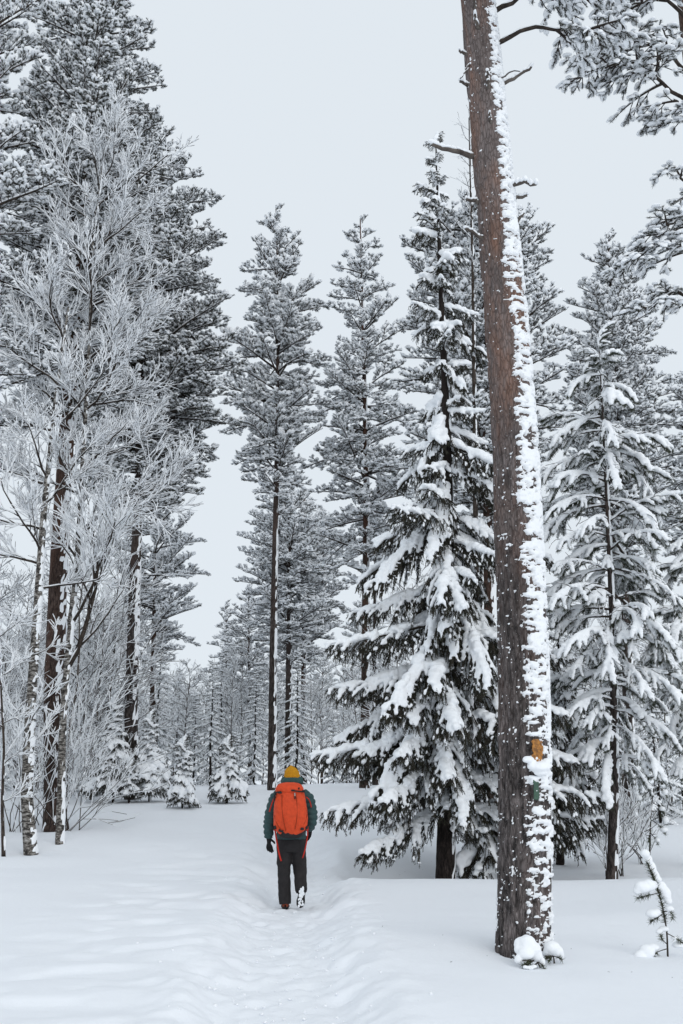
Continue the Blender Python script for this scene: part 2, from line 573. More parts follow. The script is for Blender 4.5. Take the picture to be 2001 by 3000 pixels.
def pine_branch(L, pitch, seed, near=False, snow=1.0, hang=0.0, dense=1.0, ts=1.0, frost=0.3, lv=1, nb=22, ls=1.0):
    """Scots pine limb: side shoots in flat sprays, a needle tuft with a snow cushion on every shoot"""
    rng = np.random.default_rng(seed)
    g = Geo()
    P = limb_path(L, pitch, 0.18, rng)
    P[:, 2] += 0.05 * L * np.linspace(0, 1, len(P)) ** 3          # tip turns up
    tube(g, P, np.linspace(0.010 + 0.013 * L, 0.006, len(P)), 5, 1)
    tufts, dirs, sa, sb = [], [], [], []
    def shoot(p, d, ln, lift):
        q = [p]
        for k in range(3):
            d = unit(d + rng.normal(size=3) * 0.13 + np.array((0, 0, lift)))
            q.append(q[-1] + d * ln / 3)
        q = np.array(q)
        for a, b in zip(q[:-1], q[1:]):
            sa.append(a); sb.append(b)
        return q, d
    s = 0.22 if L > 1.2 else 0.12
    side = 1
    while s < 1.0:
        p, t = along(P, s)
        for sg in ((side,) if rng.random() < 0.45 else (1, -1)):
            ln = (0.16 + 0.36 * L * (1 - s) ** 0.8) * rng.uniform(0.6, 1.1)
            d = rot_z(t, sg * rng.uniform(0.65, 1.15))
            d[2] += rng.uniform(-0.15, 0.35) - hang
            q, dd = shoot(p, unit(d), ln, 0.10 - hang * 0.5)
            tufts.append(q[-1]); dirs.append(dd)
            u = 0.25
            while u < 0.95:
                pp, tt = along(q, u)
                for sg2 in (1, -1):
                    if rng.random() < 0.85 * dense:
                        d2 = rot_z(tt, sg2 * rng.uniform(0.5, 1.0))
                        d2[2] += rng.uniform(-0.1, 0.45) - hang
                        l2 = rng.uniform(0.08, 0.2) * (0.4 + 0.6 * ts)
                        e = pp + unit(d2) * l2
                        sa.append(pp); sb.append(e)
                        tufts.append(e); dirs.append(unit(d2))
                u += 0.11 * (0.35 + 0.65 * ts) / max(ln, 0.11)
        side = -side
        s += rng.uniform(0.10, 0.17) / max(L, 0.5)
    tufts.append(P[-1]); dirs.append(unit(P[-1] - P[-2]))
    tufts, dirs = np.array(tufts), np.array(dirs)
    prisms(g, sa, sb, 0.008, 0.005, 1)
    N = len(tufts)
    size = rng.uniform(0.75, 1.25, N) * ts
    nb = 56 if near else nb
    wid = 0.0045 if near else 0.013 * (0.4 + 0.6 * ts)
    u = rng.random((N, nb))
    base = tufts[:, None] - dirs[:, None] * (u * 0.13 * size[:, None])[..., None]
    pr = rng.normal(size=(N, nb, 3))
    D = unit(dirs[:, None] * 0.75 + unit(pr) * 0.95)
    ln = rng.uniform(0.055, 0.095, (N, nb)) * size[:, None]
    base, D, ln = base.reshape(-1, 3), D.reshape(-1, 3), ln.ravel()
    fr = rng.random(len(base)) < frost
    blades(g, base[~fr], D[~fr], ln[~fr], wid, rng, 0)
    blades(g, base[fr], D[fr], ln[fr] * 0.95, wid * 1.1, rng, 2)
    keep = rng.random(N) < 0.9 * min(1, snow)
    n = keep.sum()
    S = np.stack([rng.uniform(0.075, 0.13, n), rng.uniform(0.06, 0.095, n), rng.uniform(0.035, 0.06, n)], -1) * (size[keep] * (0.75 + 0.25 * snow))[:, None] * ls
    C = tufts[keep] - dirs[keep] * 0.045 * ts + np.array((0, 0, 0.040 * ts)) + rng.normal(size=(n, 3)) * 0.012
    D2 = dirs[keep].copy()
    D2[:, 2] *= 0.6
    lumps(g, C, S, D2, rng, 2, lv, 0.09 if near else 0.15, 0.3)
    # snow lying on the bare wood
    Q = P + np.array((0, 0, 0.012 + 0.006 * L))
    tube(g, Q, np.linspace(0.010 + 0.011 * L, 0.008, len(P)) * rng.uniform(0.6, 1.1, len(P)), 5, 2)
    return g

def spruce_branch(L, pitch, seed, snow=1.0, droop=1.5):
    """spruce limb: hanging combs of twigs on both sides, long snow pads on top. Returns (needles+wood, snow)"""
    rng = np.random.default_rng(seed)
    g, gs = Geo(), Geo()
    P = limb_path(L, pitch, 0.16, rng, 10, 0.07)
    P[:, 2] += 0.13 * L * np.linspace(0, 1, 10) ** 3
    tube(g, P, np.linspace(0.008 + 0.011 * L, 0.005, 10), 5, 1)
    tw = []                                            # (polyline, length)
    s = 0.12
    while s < 1.0:
        p, t = along(P, s)
        for sg in (1, -1):
            ln = (0.13 + 0.40 * L * (1 - s) ** 0.75 * min(1, 0.35 + s * 2.2)) * rng.uniform(0.65, 1.15)
            d = rot_z(t, sg * rng.uniform(0.6, 1.05))
            d[2] -= rng.uniform(0.05, 0.35) * droop
            q = [p]
            d = unit(d)
            for k in range(4):
                q.append(q[-1] + d * ln / 4)
                d = unit(d + rng.normal(size=3) * 0.07 + np.array((0, 0, -0.16 * droop)))
            tw.append((np.array(q), ln))
        s += rng.uniform(0.075, 0.115) / max(L, 0.6)
    tw.append((P[-4:], L * 0.3))
    sub = []
    for q, ln in tw:
        u = 0.2
        while u < 1.0:
            p, t = along(q, u)
            for sg in (1, -1):
                if rng.random() < 0.8:
                    l2 = rng.uniform(0.07, 0.22) * (1.25 - 0.5 * u) * (1 if ln > 0.25 else 0.6)
                    d = rot_z(t, sg * rng.uniform(0.5, 1.0))
                    d[2] -= rng.uniform(0.15, 0.9) * droop
                    d = unit(d)
                    sub.append((p, p + d * l2))
            u += 0.06 / max(ln, 0.1)
    A = [a for q, _ in tw for a in q[:-1]] + [a for a, b in sub]
    B = [b for q, _ in tw for b in q[1:]] + [b for a, b in sub]
    A, B = np.array(A), np.array(B)
    prisms(g, A, B, 0.006, 0.004, 1)
    # needles all round every twig
    LN = np.linalg.norm(B - A, axis=1)
    cnt = np.maximum(4, (LN / 0.0075).astype(int))
    idx = np.repeat(np.arange(len(A)), cnt)
    u = rng.random(len(idx))[:, None]
    base = A[idx] * (1 - u) + B[idx] * u
    t = unit(B[idx] - A[idx])
    D = unit(t * 0.75 + unit(rng.normal(size=(len(idx), 3))) * 0.8)
    blades(g, base, D, rng.uniform(0.022, 0.042, len(idx)), 0.009, rng, 0)
    # snow pads
    C, S, D3 = [], [], []
    gap = vnoise(np.stack([np.linspace(0, L * 3.0, 60), np.full(60, seed * 3.7), np.zeros(60)], -1), 5)
    for k, uu in enumerate(np.linspace(0.12, 1.0, 60)):
        if gap[k] < 0.36 * (2 - snow):
            continue
        p, t = along(P, uu)
        w = (0.045 + 0.05 * min(1, L / 1.6) * math.sin(PI * min(1, uu * 0.8 + 0.25))) * (0.7 + 0.6 * gap[k]) * snow
        w *= rng.uniform(0.75, 1.3)
        C.append(p + np.array((0, 0, 0.02 + w * 0.35)) + rng.normal(size=3) * 0.012)
        S.append((0.07, w, w * 0.8)); D3.append(t)
    for q, ln in tw[:-1]:
        if rng.random() > 0.47 * snow:
            continue
        end = rng.uniform(0.3, 0.85)
        for uu in np.linspace(0.0, end, max(3, int(ln / 0.05))):
            p, t = along(q, uu)
            w = (0.056 - 0.022 * uu) * rng.uniform(0.6, 1.3) * snow * (0.75 if ln < 0.3 else 1.0)
            C.append(p + np.array((0, 0, 0.012 + w * 0.35)))
            S.append((0.05, w, w * 0.8)); D3.append(t)
    # crumbs on the side twigs
    for a, b in sub:
        if rng.random() < 0.22 * snow:
            w = rng.uniform(0.014, 0.03)
            C.append(a * 0.6 + b * 0.4 + np.array((0, 0, w * 0.5)))
            S.append((0.045, w, w * 0.8)); D3.append(b - a)
    if C:
        lumps(gs, np.array(C), np.array(S), np.array(D3), rng, 0, 1, 0.14, 0.7)
    return g, gs

def laden_branch(L, pitch, seed):
    """thin pine limb bent under snow: groups of drooping white fingers. Returns (needles+wood, snow)"""
    rng = np.random.default_rng(seed)
    g, gs = Geo(), Geo()
    P = limb_path(L, pitch, 0.38, rng, 10, 0.12)
    tube(g, P, np.linspace(0.007 + 0.009 * L, 0.005, 10), 5, 1)
    C, S, D3, A, B, ND = [], [], [], [], [], []
    def finger(p, d, ln, w):
        q = [p]
        for k in range(5):
            q.append(q[-1] + d * ln / 5)
            d = unit(d + np.array((0, 0, -0.20)) + rng.normal(size=3) * 0.05)
        q = np.array(q)
        for a, b in zip(q[:-1], q[1:]):
            A.append(a); B.append(b)
        for uu in np.linspace(0.0, 0.97, max(4, int(ln / 0.035))):
            pp, t = along(q, uu)
            if rng.random() < 0.10:
                continue
            ww = w * (0.75 + 0.35 * math.sin(PI * min(1, uu * 0.9 + 0.1))) * rng.uniform(0.7, 1.25)
            C.append(pp + np.array((0, 0, ww * 0.45)))
            S.append((0.042, ww, ww * 0.9)); D3.append(t)
        n = int(ln * 620)
        u = rng.random(n)[:, None]
        i = np.minimum((u * 5).astype(int)[:, 0], 4)
        f = u * 5 - i[:, None]
        base = q[i] * (1 - f) + q[i + 1] * f
        t = unit(q[i + 1] - q[i])
        dd = unit(t * 0.6 + unit(rng.normal(size=(n, 3))) * 0.8 + np.array((0, 0, -0.35)))
        blades(g, base, dd, rng.uniform(0.055, 0.095, n), 0.009, rng, 0)
    for uu in np.linspace(0.12, 1, 26):
        if rng.random() < 0.7:
            p, t = along(P, uu)
            w = 0.022 + 0.022 * uu
            C.append(p + np.array((0, 0, w * 0.7)))
            S.append((0.07, w, w)); D3.append(t)
    s = 0.30
    while s < 1.0:
        p, t = along(P, s)
        nf = rng.integers(1, 4)
        for k in range(nf):
            d = rot_z(t, rng.uniform(-1.15, 1.15))
            d[2] -= rng.uniform(0.1, 0.5)
            finger(p, unit(d), rng.uniform(0.16, 0.5) * (0.7 + 0.3 * min(1, L)), rng.uniform(0.026, 0.05))
        for k in range(2):
            d = unit(rot_z(t, rng.uniform(-1.3, 1.3)) + np.array((0, 0, rng.uniform(-0.4, 0.3))))
            q0 = p
            for j in range(4):
                q1 = q0 + d * rng.uniform(0.07, 0.13)
                A.append(q0); B.append(q1)
                C.append((q0 + q1) / 2 + np.array((0, 0, 0.008))); S.append((0.06, 0.011, 0.011)); D3.append(q1 - q0)
                q0, d = q1, unit(d + rng.normal(size=3) * 0.3 + np.array((0, 0, -0.15)))
        s += rng.uniform(0.12, 0.34) / max(L, 0.5)
    p, t = along(P, 0.99)
    for k in range(3):
        finger(p, unit(rot_z(t, rng.uniform(-0.6, 0.6))), rng.uniform(0.25, 0.42), 0.045)
    prisms(g, A, B, 0.006, 0.004, 1)
    lumps(gs, np.array(C), np.array(S), np.array(D3), rng, 0, 1, 0.12, 0.75)
    return g, gs

# ---------------------------------------------------------------- libraries of shared branch meshes
PINE_L = (0.45, 0.9, 1.5, 2.2, 3.0)
PINE_P = (-0.30, 0.05, 0.45)
PINE, PINE_BARE, PINE_MID = {}, {}, {}
for a, L in enumerate(PINE_L):
    for b, p in enumerate(PINE_P):
        PINE[a, b] = [pine_branch(L, p, 100 + a * 30 + b * 7 + k, ts=0.66, ls=1.25, frost=0.16, dense=0.85, lv=0, nb=18).mesh('pine_branch', [M_NEEDLE, M_WOOD, M_SNOW]) for k in range(2)]
for a, L in enumerate(PINE_L):
    for b, p in enumerate(PINE_P):
        PINE_BARE[a, b] = [pine_branch(L, p, 500 + a * 30 + b * 7 + k, snow=0.95, ls=1.15, dense=0.95, nb=26, ts=0.6, frost=0.02, lv=0).mesh('pine_branch', [M_NEEDLE, M_WOOD, M_SNOW]) for k in range(2)]

for a, L in enumerate(PINE_L):
    for b, p in enumerate(PINE_P):
        PINE_MID[a, b] = [pine_branch(L, p, 300 + a * 30 + b * 7 + k, ts=0.56, ls=1.25, frost=0.16, snow=1.0, dense=0.85, lv=0).mesh('pine_branch', [M_NEEDLE, M_WOOD, M_SNOW]) for k in range(2)]

SPR_L = (0.35, 0.8, 1.4, 2.1, 2.8)
SPR_P = (-1.0, -0.65, -0.32, 0.02, 0.4)
SPRUCE = {}
def spruce_lib(a, b):
    if (a, b) not in SPRUCE:
        out = []
        for k in range(2):
            g, gs = spruce_branch(SPR_L[a], SPR_P[b], 900 + a * 40 + b * 9 + k)
            out.append((g.mesh('spruce_branch', [M_SPRUCE, M_WOOD]), fuse(gs, 'branch_snow', [M_SNOW], 0.0155, 1, 0.7)))
        SPRUCE[a, b] = out
    return SPRUCE[a, b]
WHITE = {}
def white_lib(a, b):
    if (a, b) not in WHITE:
        out = []
        for k in range(2):
            g, gs = spruce_branch(SPR_L[a], SPR_P[b], 1900 + a * 40 + b * 9 + k, snow=1.2, droop=1.1)
            out.append((g.mesh('spruce_branch', [M_SPRUCE, M_WOOD]), fuse(gs, 'branch_snow', [M_SNOW], 0.0155, 1, 0.7)))
        WHITE[a, b] = out
    return WHITE[a, b]
LADEN_L = (0.4, 0.8, 1.3, 1.9)
LADEN_P = (-0.6, -0.2, 0.15)
LADEN = {}
def laden_lib(a, b):
    if (a, b) not in LADEN:
        out = []
        for k in range(2):
            g, gs = laden_branch(LADEN_L[a], LADEN_P[b], 1500 + a * 40 + b * 9 + k)
            out.append((g.mesh('laden_branch', [M_NEEDLE, M_WOOD]), fuse(gs, 'branch_snow', [M_SNOW], 0.012, 2, 0.6)))
        LADEN[a, b] = out
    return LADEN[a, b]

def nearest(seq, v):
    return min(range(len(seq)), key=lambda i: abs(seq[i] - v))

# ---------------------------------------------------------------- stems
def resample(P, R, n):
    P = np.asarray(P, dtype=np.float64)
    d = np.concatenate([[0], np.cumsum(np.linalg.norm(np.diff(P, axis=0), axis=1))])
    u = np.linspace(0, d[-1], n)
    # smooth interpolation of the knots
    Q = np.stack([np.interp(u, d, P[:, k]) for k in range(3)], -1)
    for _ in range(max(2, n // 14)):
        Q[1:-1] = 0.25 * Q[:-2] + 0.5 * Q[1:-1] + 0.25 * Q[2:]
    return Q, np.interp(u, d, R)

def stem(P, R, k, n, seed, plates=0.02, crust=1.0, side=0.0, flare=1.25, streak=(9, 16), band=(-0.1, 0.6), specks=0.0, crust_h=0.02, basegap=0.0, climb=0.0, frag=3.2, holes=(), thin=0.0):
    """returns (bark Geo, snow crust Geo). The snow is blown on from the right (+X): crust where the
    outward normal points towards +X, ragged at its edge."""
    Q, RR = resample(P, R, n)
    h = np.concatenate([[0], np.cumsum(np.linalg.norm(np.diff(Q, axis=0), axis=1))])
    RR = RR * (1 + (flare - 1) * np.exp(-h / 0.35))
    t, a, b = frames(Q)
    # a fixed frame: X across, Y away
    ax = unit(np.array((1.0, 0, 0)) - t * t[:, :1])
    ay = np.cross(t, ax)
    ang = np.arange(k) * 2 * PI / k
    cs, sn = np.cos(ang), np.sin(ang)
    nrm = cs[None, :, None] * ax[:, None] + sn[None, :, None] * ay[:, None]
    cyl = np.stack([np.broadcast_to(cs[None] * 1.0, (n, k)) * RR[:, None], np.broadcast_to(sn[None], (n, k)) * RR[:, None], np.broadcast_to(h[:, None], (n, k))], -1)
    low = np.clip(1.25 - h / max(h[-1], 1) * 1.0, 0.35, 1.0)[:, None]
    f1 = vnoise(cyl * np.array((22, 22, 4.5)), seed)
    f2 = vnoise(cyl * np.array((45, 45, 11)) + 7.0, seed + 1)
    f3 = vnoise(cyl * np.array((6, 6, 2)), seed + 2)
    ridge = 1 - np.abs(2 * f1 - 1)
    disp = plates * (low * (-(ridge ** 4) * 0.9 + 0.35 * (f2 - 0.5)) + 0.5 * (f3 - 0.5))
    i = (np.arange(n - 1)[:, None] * k + np.arange(k)[None])
    j = (np.arange(n - 1)[:, None] * k + ((np.arange(k) + 1) % k)[None])
    q = np.stack([i, j, j + k, i + k], -1).reshape(-1, 4)
    T = np.concatenate([q[:, [0, 1, 2]], q[:, [0, 2, 3]]])
    V = Q[:, None] + nrm * (RR[:, None] + disp)[..., None]
    g = Geo()
    g.add(V, T, 0)
    gs = Geo()
    if crust > 0:
        st = fbm(cyl * np.array((streak[0], streak[0], streak[1])) + 3.1, seed + 5, 4, 0.6)
        bl = vnoise(cyl * np.array((3.0, 3.0, 0.9)), seed + 6)
        # how squarely this side faces the snow wind: 1 to the right, 0 to the camera
        face = np.cos(ang - side)[None] - climb * sstep(5.5, 9.5, h)[:, None]
        cov = sstep(band[0], band[1], face) * (1 - 0.15 * sstep(0.9, 1.0, -face))
        s = cov * 1.0 + frag * (0.5 + 0.5 * cov) * (st - 0.5) + 0.7 * (bl - 0.5) - 0.60 - 0.55 * (1 - crust) - basegap * np.exp(-h / 1.3)[:, None] - thin
        for (hh, sa, dh, da, st_) in holes:
            aa = np.angle(np.exp(1j * (ang + PI / 2 - sa)))[None]
            s = s - st_ * np.exp(-((h[:, None] - hh) / dh) ** 2 - (aa / da) ** 2)
        if specks > 0:
            sp = fbm(cyl * np.array((52, 52, 44)), seed + 8, 2, 0.55) * 1.12 - 0.06
            sp2 = fbm(cyl * np.array((6, 6, 4)), seed + 9, 2)
            s = np.maximum(s, (sp - (0.93 - specks * 0.55 * sp2 ** 2 * (0.35 + 1.0 * np.exp(-h / 2.0))[:, None])) * 2.6)
        th = np.where(s > 0, crust_h * (0.15 + np.minimum(1.1, s * 1.9)), -0.012 + s * 0.01)
        th = th + np.where(s > 0, 0.35 * crust_h * (vnoise(cyl * np.array((30, 30, 40)), seed + 11) - 0.5), 0)
        VS = Q[:, None] + nrm * (RR[:, None] + disp * 0.3 + np.maximum(th, -0.03))[..., None]
        vis = (s > -0.12).ravel()
        keep = vis[T].any(1)
        gs.add(VS, T[keep], 0)
    return g, gs

def add_branch(parent, name, me, pos, yaw, tilt=0.0, scale=1.0, snow=None):
    o = put(name, me, parent, pos, (0, tilt, yaw), scale)
    if snow is not None:
        put('snow', snow, o)
    return o

def path_at(Q, z):
    return np.array((np.interp(z, Q[:, 2], Q[:, 0]), np.interp(z, Q[:, 2], Q[:, 1]), z))

def pine_tree(label, path, Y, r0, crown, n, seed, bark=None, snow=True, group=None, lib=None, lean=(0, 0), k=20, rows=150, stub=None, crust=0.45, ragged=0.5, top=True, specks=0.0):
    """tall Scots pine: path = stem knots (column, row) of the photograph at distance Y; crown = (row, half width)"""
    rng = np.random.default_rng(seed)
    lib = lib or PINE
    pts = [spot(px, rw, Y) for px, rw in path]
    pts[0] = np.array((pts[0][0], Y, gz(pts[0][0], Y) - 0.12))
    pts = np.array(pts)
    base = pts[0].copy()
    root = thing('pine_tree', label, 'pine tree', base, group)
    rel = pts - base
    H = rel[-1, 2]
    R = r0 * (1 - 0.86 * (rel[:, 2] / H) ** 1.1) + 0.008
    g, gs = stem(rel, R, k, rows, seed, 0.012, crust, streak=(15, 24), crust_h=0.016, specks=specks)
    put('trunk', g.mesh('trunk', [bark or M_BARK_FAR]), root)
    if gs.n:
        put('snow_crust', gs.mesh('snow_crust', [M_SNOW]), root)
    Q, _ = resample(rel, R, 60)
    cr = np.array([(spot(1000, rw, Y)[2] - base[2], metres(w, rw, Y)) for rw, w in crown])
    cr = cr[np.argsort(cr[:, 0])]
    zlo, zhi = cr[0, 0], cr[-1, 0]
    # more branches where the crown is wide
    zz = np.linspace(zlo, zhi, 200)
    wgt = 0.35 + np.interp(zz, cr[:, 0], cr[:, 1])
    cdf = np.cumsum(wgt) / wgt.sum()
    for i in range(n):
        z = float(np.interp((i + rng.random()) / n, cdf, zz))
        rad = float(np.interp(z, cr[:, 0], cr[:, 1])) * (rng.uniform(1 - ragged, 1.2) if rng.random() < 0.6 else rng.uniform(0.85, 1.12))
        u = (z - zlo) / max(zhi - zlo, 1e-3)
        want = -0.12 + 0.75 * u ** 1.5 + rng.normal() * 0.26
        pb = nearest(PINE_P, want)
        L = max(0.35, rad / max(0.6, math.cos(want)))
        la = nearest(PINE_L, L)
        me = lib[la, pb][rng.integers(0, 2)]
        zb = z - L * math.sin(want) * 0.8
        zb = min(max(zb, zlo * 0.97), H * 0.985)
        p = path_at(Q, zb)
        add_branch(root, 'branch', me, p, i * 2.39996 + rng.normal() * 0.35, -(want - PINE_P[pb]), L / PINE_L[la])
    if top:
        for i in range(4):
            p = path_at(Q, H * (0.985 - 0.02 * i) )
            add_branch(root, 'branch', lib[0, 2][i % 2], p, i * 1.7, -0.55 + 0.1 * i, 0.9)
    return root, Q, base

def spruce_tree(label, path, Y, r0, crown, n, seed, group=None, name='spruce_tree', min_p=-0.6, crust=0.4, k=16, rows=120, extra=(), zstart=None, lib=None, SL=SPR_L, SP=SPR_P, bark=None, wild=0.3, branch='branch', top_p=0.45, even=0.45):
    rng = np.random.default_rng(seed)
    lib = lib or spruce_lib
    pts = [spot(px, rw, Y) for px, rw in path]
    pts[0] = np.array((pts[0][0], Y, gz(pts[0][0], Y) - 0.1))
    pts = np.array(pts)
    base = pts[0].copy()
    root = thing(name, label, name.replace('_', ' '), base, group)
    rel = pts - base
    H = rel[-1, 2]
    R = r0 * (1 - 0.93 * (rel[:, 2] / H)) + 0.004
    g, gs = stem(rel, R, k, rows, seed, 0.010, crust, streak=(9, 14), crust_h=0.016)
    put('trunk', g.mesh('trunk', [bark or M_BARK_DARK]), root)
    if gs.n:
        put('snow_crust', gs.mesh('snow_crust', [M_SNOW]), root)
    Q, _ = resample(rel, R, 60)
    cr = np.array([(spot(1000, rw, Y)[2] - base[2], metres(w, rw, Y)) for rw, w in crown])
    cr = cr[np.argsort(cr[:, 0])]
    zlo, zhi = cr[0, 0], cr[-1, 0]
    zz = np.linspace(zlo, zhi, 200)
    wgt = even + np.interp(zz, cr[:, 0], cr[:, 1])
    cdf = np.cumsum(wgt) / wgt.sum()
    for i in range(n):
        z = float(np.interp((i + rng.random()) / n, cdf, zz))
        rad = float(np.interp(z, cr[:, 0], cr[:, 1])) * (rng.uniform(1 - wild, 1.0) if rng.random() < 0.65 else rng.uniform(0.9, 1.2))
        u = (z - zlo) / max(zhi - zlo, 1e-3)
        want = min_p + (top_p - min_p) * u ** 3.0 + rng.normal() * (0.08 + wild * 0.3)
        pb = nearest(SP, want)
        L = max(SL[0] * 0.55, rad / max(0.65, math.cos(want)))
        la = nearest(SL, L)
        me, sn = lib(la, pb)[rng.integers(0, 2)]
        zb = z - L * math.sin(want) * 0.7
        p = path_at(Q, min(zb, H * 0.99))
        add_branch(root, branch, me, p, i * 2.39996 + rng.normal() * (0.2 + wild), -(want - SP[pb]), L / SL[la], sn)
    # leader
    for i in range(3):
        p = path_at(Q, H * (0.99 - 0.03 * i))
        me, sn = lib(0, len(SP) - 1)[i % 2]
        add_branch(root, branch, me, p, i * 2.1, -(1.25 - 0.35 * i - SP[-1]), 0.8, sn)
    for (za, yaw, L, pit) in extra:
        pb = nearest(SP, pit)
        la = nearest(SL, L)
        me, sn = lib(la, pb)[rng.integers(0, 2)]
        add_branch(root, branch, me, path_at(Q, za), yaw, -(pit - SP[pb]), L / SL[la], sn)
    return root, Q, base

# ---------------------------------------------------------------- birches: bare twigs with rime on top
def twigs(g, start, d0, L, r, rng, levels, up=0.05, spread=0.75, snow=0.012, per=6, first=0.15, wig=0.14, thin=0.0055, mw=0, ms=1):
    """recursive bare branch; wood prisms in slot mw, rime on top in slot ms"""
    A, B, RA, RB, TIP = [], [], [], [], []
    stack = [(np.array(start, float), unit(d0), L, r, levels)]
    while stack:
        p, d, ln, rr, lv = stack.pop()
        n = 7 if lv >= 2 else (4 if lv == 1 else 2)
        pts, ds = [p], [d]
        for k in range(n):
            d = unit(d + rng.normal(size=3) * wig + np.array((0, 0, up)))
            p = p + d * ln / n
            pts.append(p); ds.append(d)
        re = max(thin, rr * 0.35)
        rads = np.linspace(rr, re, n + 1)
        for k in range(n):
            A.append(pts[k]); B.append(pts[k + 1]); RA.append(rads[k]); RB.append(rads[k + 1]); TIP.append((lv == 0) * (k + 1) / n)
        if lv > 0:
            m = per
            for i in range(m):
                u = first + (1 - first) * (i + rng.random() * 0.8) / m
                x = min(u * n, n - 1e-3)
                k = int(x)
                f = x - k
                q = pts[k] * (1 - f) + pts[k + 1] * f
                ax = unit(np.cross(ds[k], rng.normal(size=3)))
                ang = rng.uniform(0.5, 1.1) * spread
                dd = unit(ds[k] * math.cos(ang) + ax * math.sin(ang) + np.array((0, 0, 0.12)))
                l2 = ln * (0.72 - 0.32 * u) * rng.uniform(0.7, 1.2)
                stack.append((q, dd, l2, max(thin, rads[k] * 0.55), lv - 1))
    A, B, RA, RB = np.array(A), np.array(B), np.array(RA), np.array(RB)
    bare = (RA > thin * 1.6) | (rng.random(len(A)) < (0.55 if snow > 0 else 1.1))
    prisms(g, A[bare], B[bare], RA[bare], RB[bare], mw, 3)
    if snow > 0:
        t = unit(B - A)
        flat = np.sqrt(np.clip(1 - t[:, 2] ** 2, 0, 1))
        keep = (flat > 0.25) | (RA < 0.012)
        sh = np.maximum(snow, RA * 0.8) * rng.uniform(0.75, 1.2, len(A))
        off = np.zeros_like(A)
        off[:, 2] = RA * 0.5 + sh * 0.35
        prisms(g, (A + off)[keep], (B + off)[keep], sh[keep], (sh * rng.uniform(0.8, 1.0, len(A)) * (1 - 0.5 * np.array(TIP)))[keep], ms, 3)
    return g

# ================================================================ the place
def well(px, row, Y, depth, r):
    p = spot(px, row, Y)
    DIPS.append((p[0], Y, depth, r))

# hollows and mounds in the snow
well(1290, 2580, 17.0, -0.42, 1.5)
well(1130, 2560, 18.2, 0.22, 1.2)
well(1190, 2560, 16.7, -0.22, 0.9)
well(1400, 2620, 15.0, 0.07, 1.3)
well(1430, 2585, 17.2, -0.12, 1.0)
well(1790, 2570, 17.0, -0.06, 0.6)
well(1150, 2640, 14.9, 0.07, 1.6)
well(165, 2425, 22.0, -0.10, 0.7)
well(95, 2480, 19.0, -0.08, 0.6)
well(1531, 2815, 9.3, -0.06, 0.55)
well(1560, 2860, 8.75, -0.05, 0.40)
well(797, 2310, 33.0, 0.06, 1.6)
well(1930, 2640, 14.0, 0.10, 2.0)
build_ground()

# ---------------------------------------------------------------- the big pine on the right
BIG_Y = 9.3
_path = [(1531, 2815), (1537, 2400), (1530, 1900), (1506, 1276), (1478, 900), (1398, 0), (1330, -560)]
_pts = np.array([spot(a, b, BIG_Y) for a, b in _path])
_pts[0, 2] = gz(_pts[0, 0], BIG_Y) - 0.15
big_base = _pts[0].copy()
big = thing('pine_tree', 'thick leaning foreground pine, stem plastered with snow on one side, orange and green paint marks', 'pine tree', big_base)
_rel = _pts - big_base
_R = np.interp(_rel[:, 2], [0, 2.5, 6, 10, 14], [0.236, 0.232, 0.215, 0.188, 0.155])
_hz = lambda row: spot(1500, row, BIG_Y)[2] - big_base[2]
_g, _x = stem(_rel, _R, 120, 800, 3, plates=0.028, crust=0, flare=1.08)
_x, _gs = stem(_rel, _R, 180, 1350, 3, plates=0.028, crust=1.0, flare=1.08, streak=(13, 27), band=(-0.30, 0.32), specks=0.75, crust_h=0.017, basegap=0.40, climb=0.30, frag=5.4, thin=0.10,
               holes=[(_hz(2200), 0.40, 0.10, 0.34, 0.95), (_hz(2316), 0.28, 0.11, 0.26, 1.2)])
put('trunk', _g.mesh('trunk', [M_BARK]), big)
put('snow_crust', _gs.mesh('snow_crust', [M_SNOW]), big)
bigQ, bigR = resample(_rel, _R, 120)

def on_big(row, side, out=0.0):
    """point on the big stem's surface; side is the angle from the camera-facing line towards the right"""
    z = spot(1500, row, BIG_Y)[2] - big_base[2]
    p = path_at(bigQ, z)
    r = float(np.interp(z, bigQ[:, 2], bigR)) + out
    return p + np.array((math.sin(side) * r, -math.cos(side) * r, 0)), r

def stub(row, side, pts, r, tag='branch_stub', snow=0.8):
    """dead branch left on the stem; pts are offsets in metres from its root"""
    p, _ = on_big(row, side, -0.02)
    q = np.array([(0, 0, 0)] + list(pts), float)
    q, _r = resample(q, np.ones(len(q)), 9)
    rng = np.random.default_rng(int(row) + 7)
    q[1:] += rng.normal(size=(8, 3)) * 0.006
    g = Geo()
    tube(g, q, np.linspace(r, r * 0.55, 9), 7, 0)
    if snow:
        C = q[1:] + np.array((0, -r * 0.15, r * 0.75))
        lumps(g, C, np.stack([np.full(8, np.linalg.norm(q[1] - q[0]) * 0.8), np.full(8, r * 1.05 * snow), rng.uniform(0.9, 1.35, 8) * r * snow], -1), np.gradient(q, axis=0)[1:], rng, 1, 1, 0.1)
    put(tag, g.mesh(tag, [M_WOODGREY, M_SNOW]), big, p)

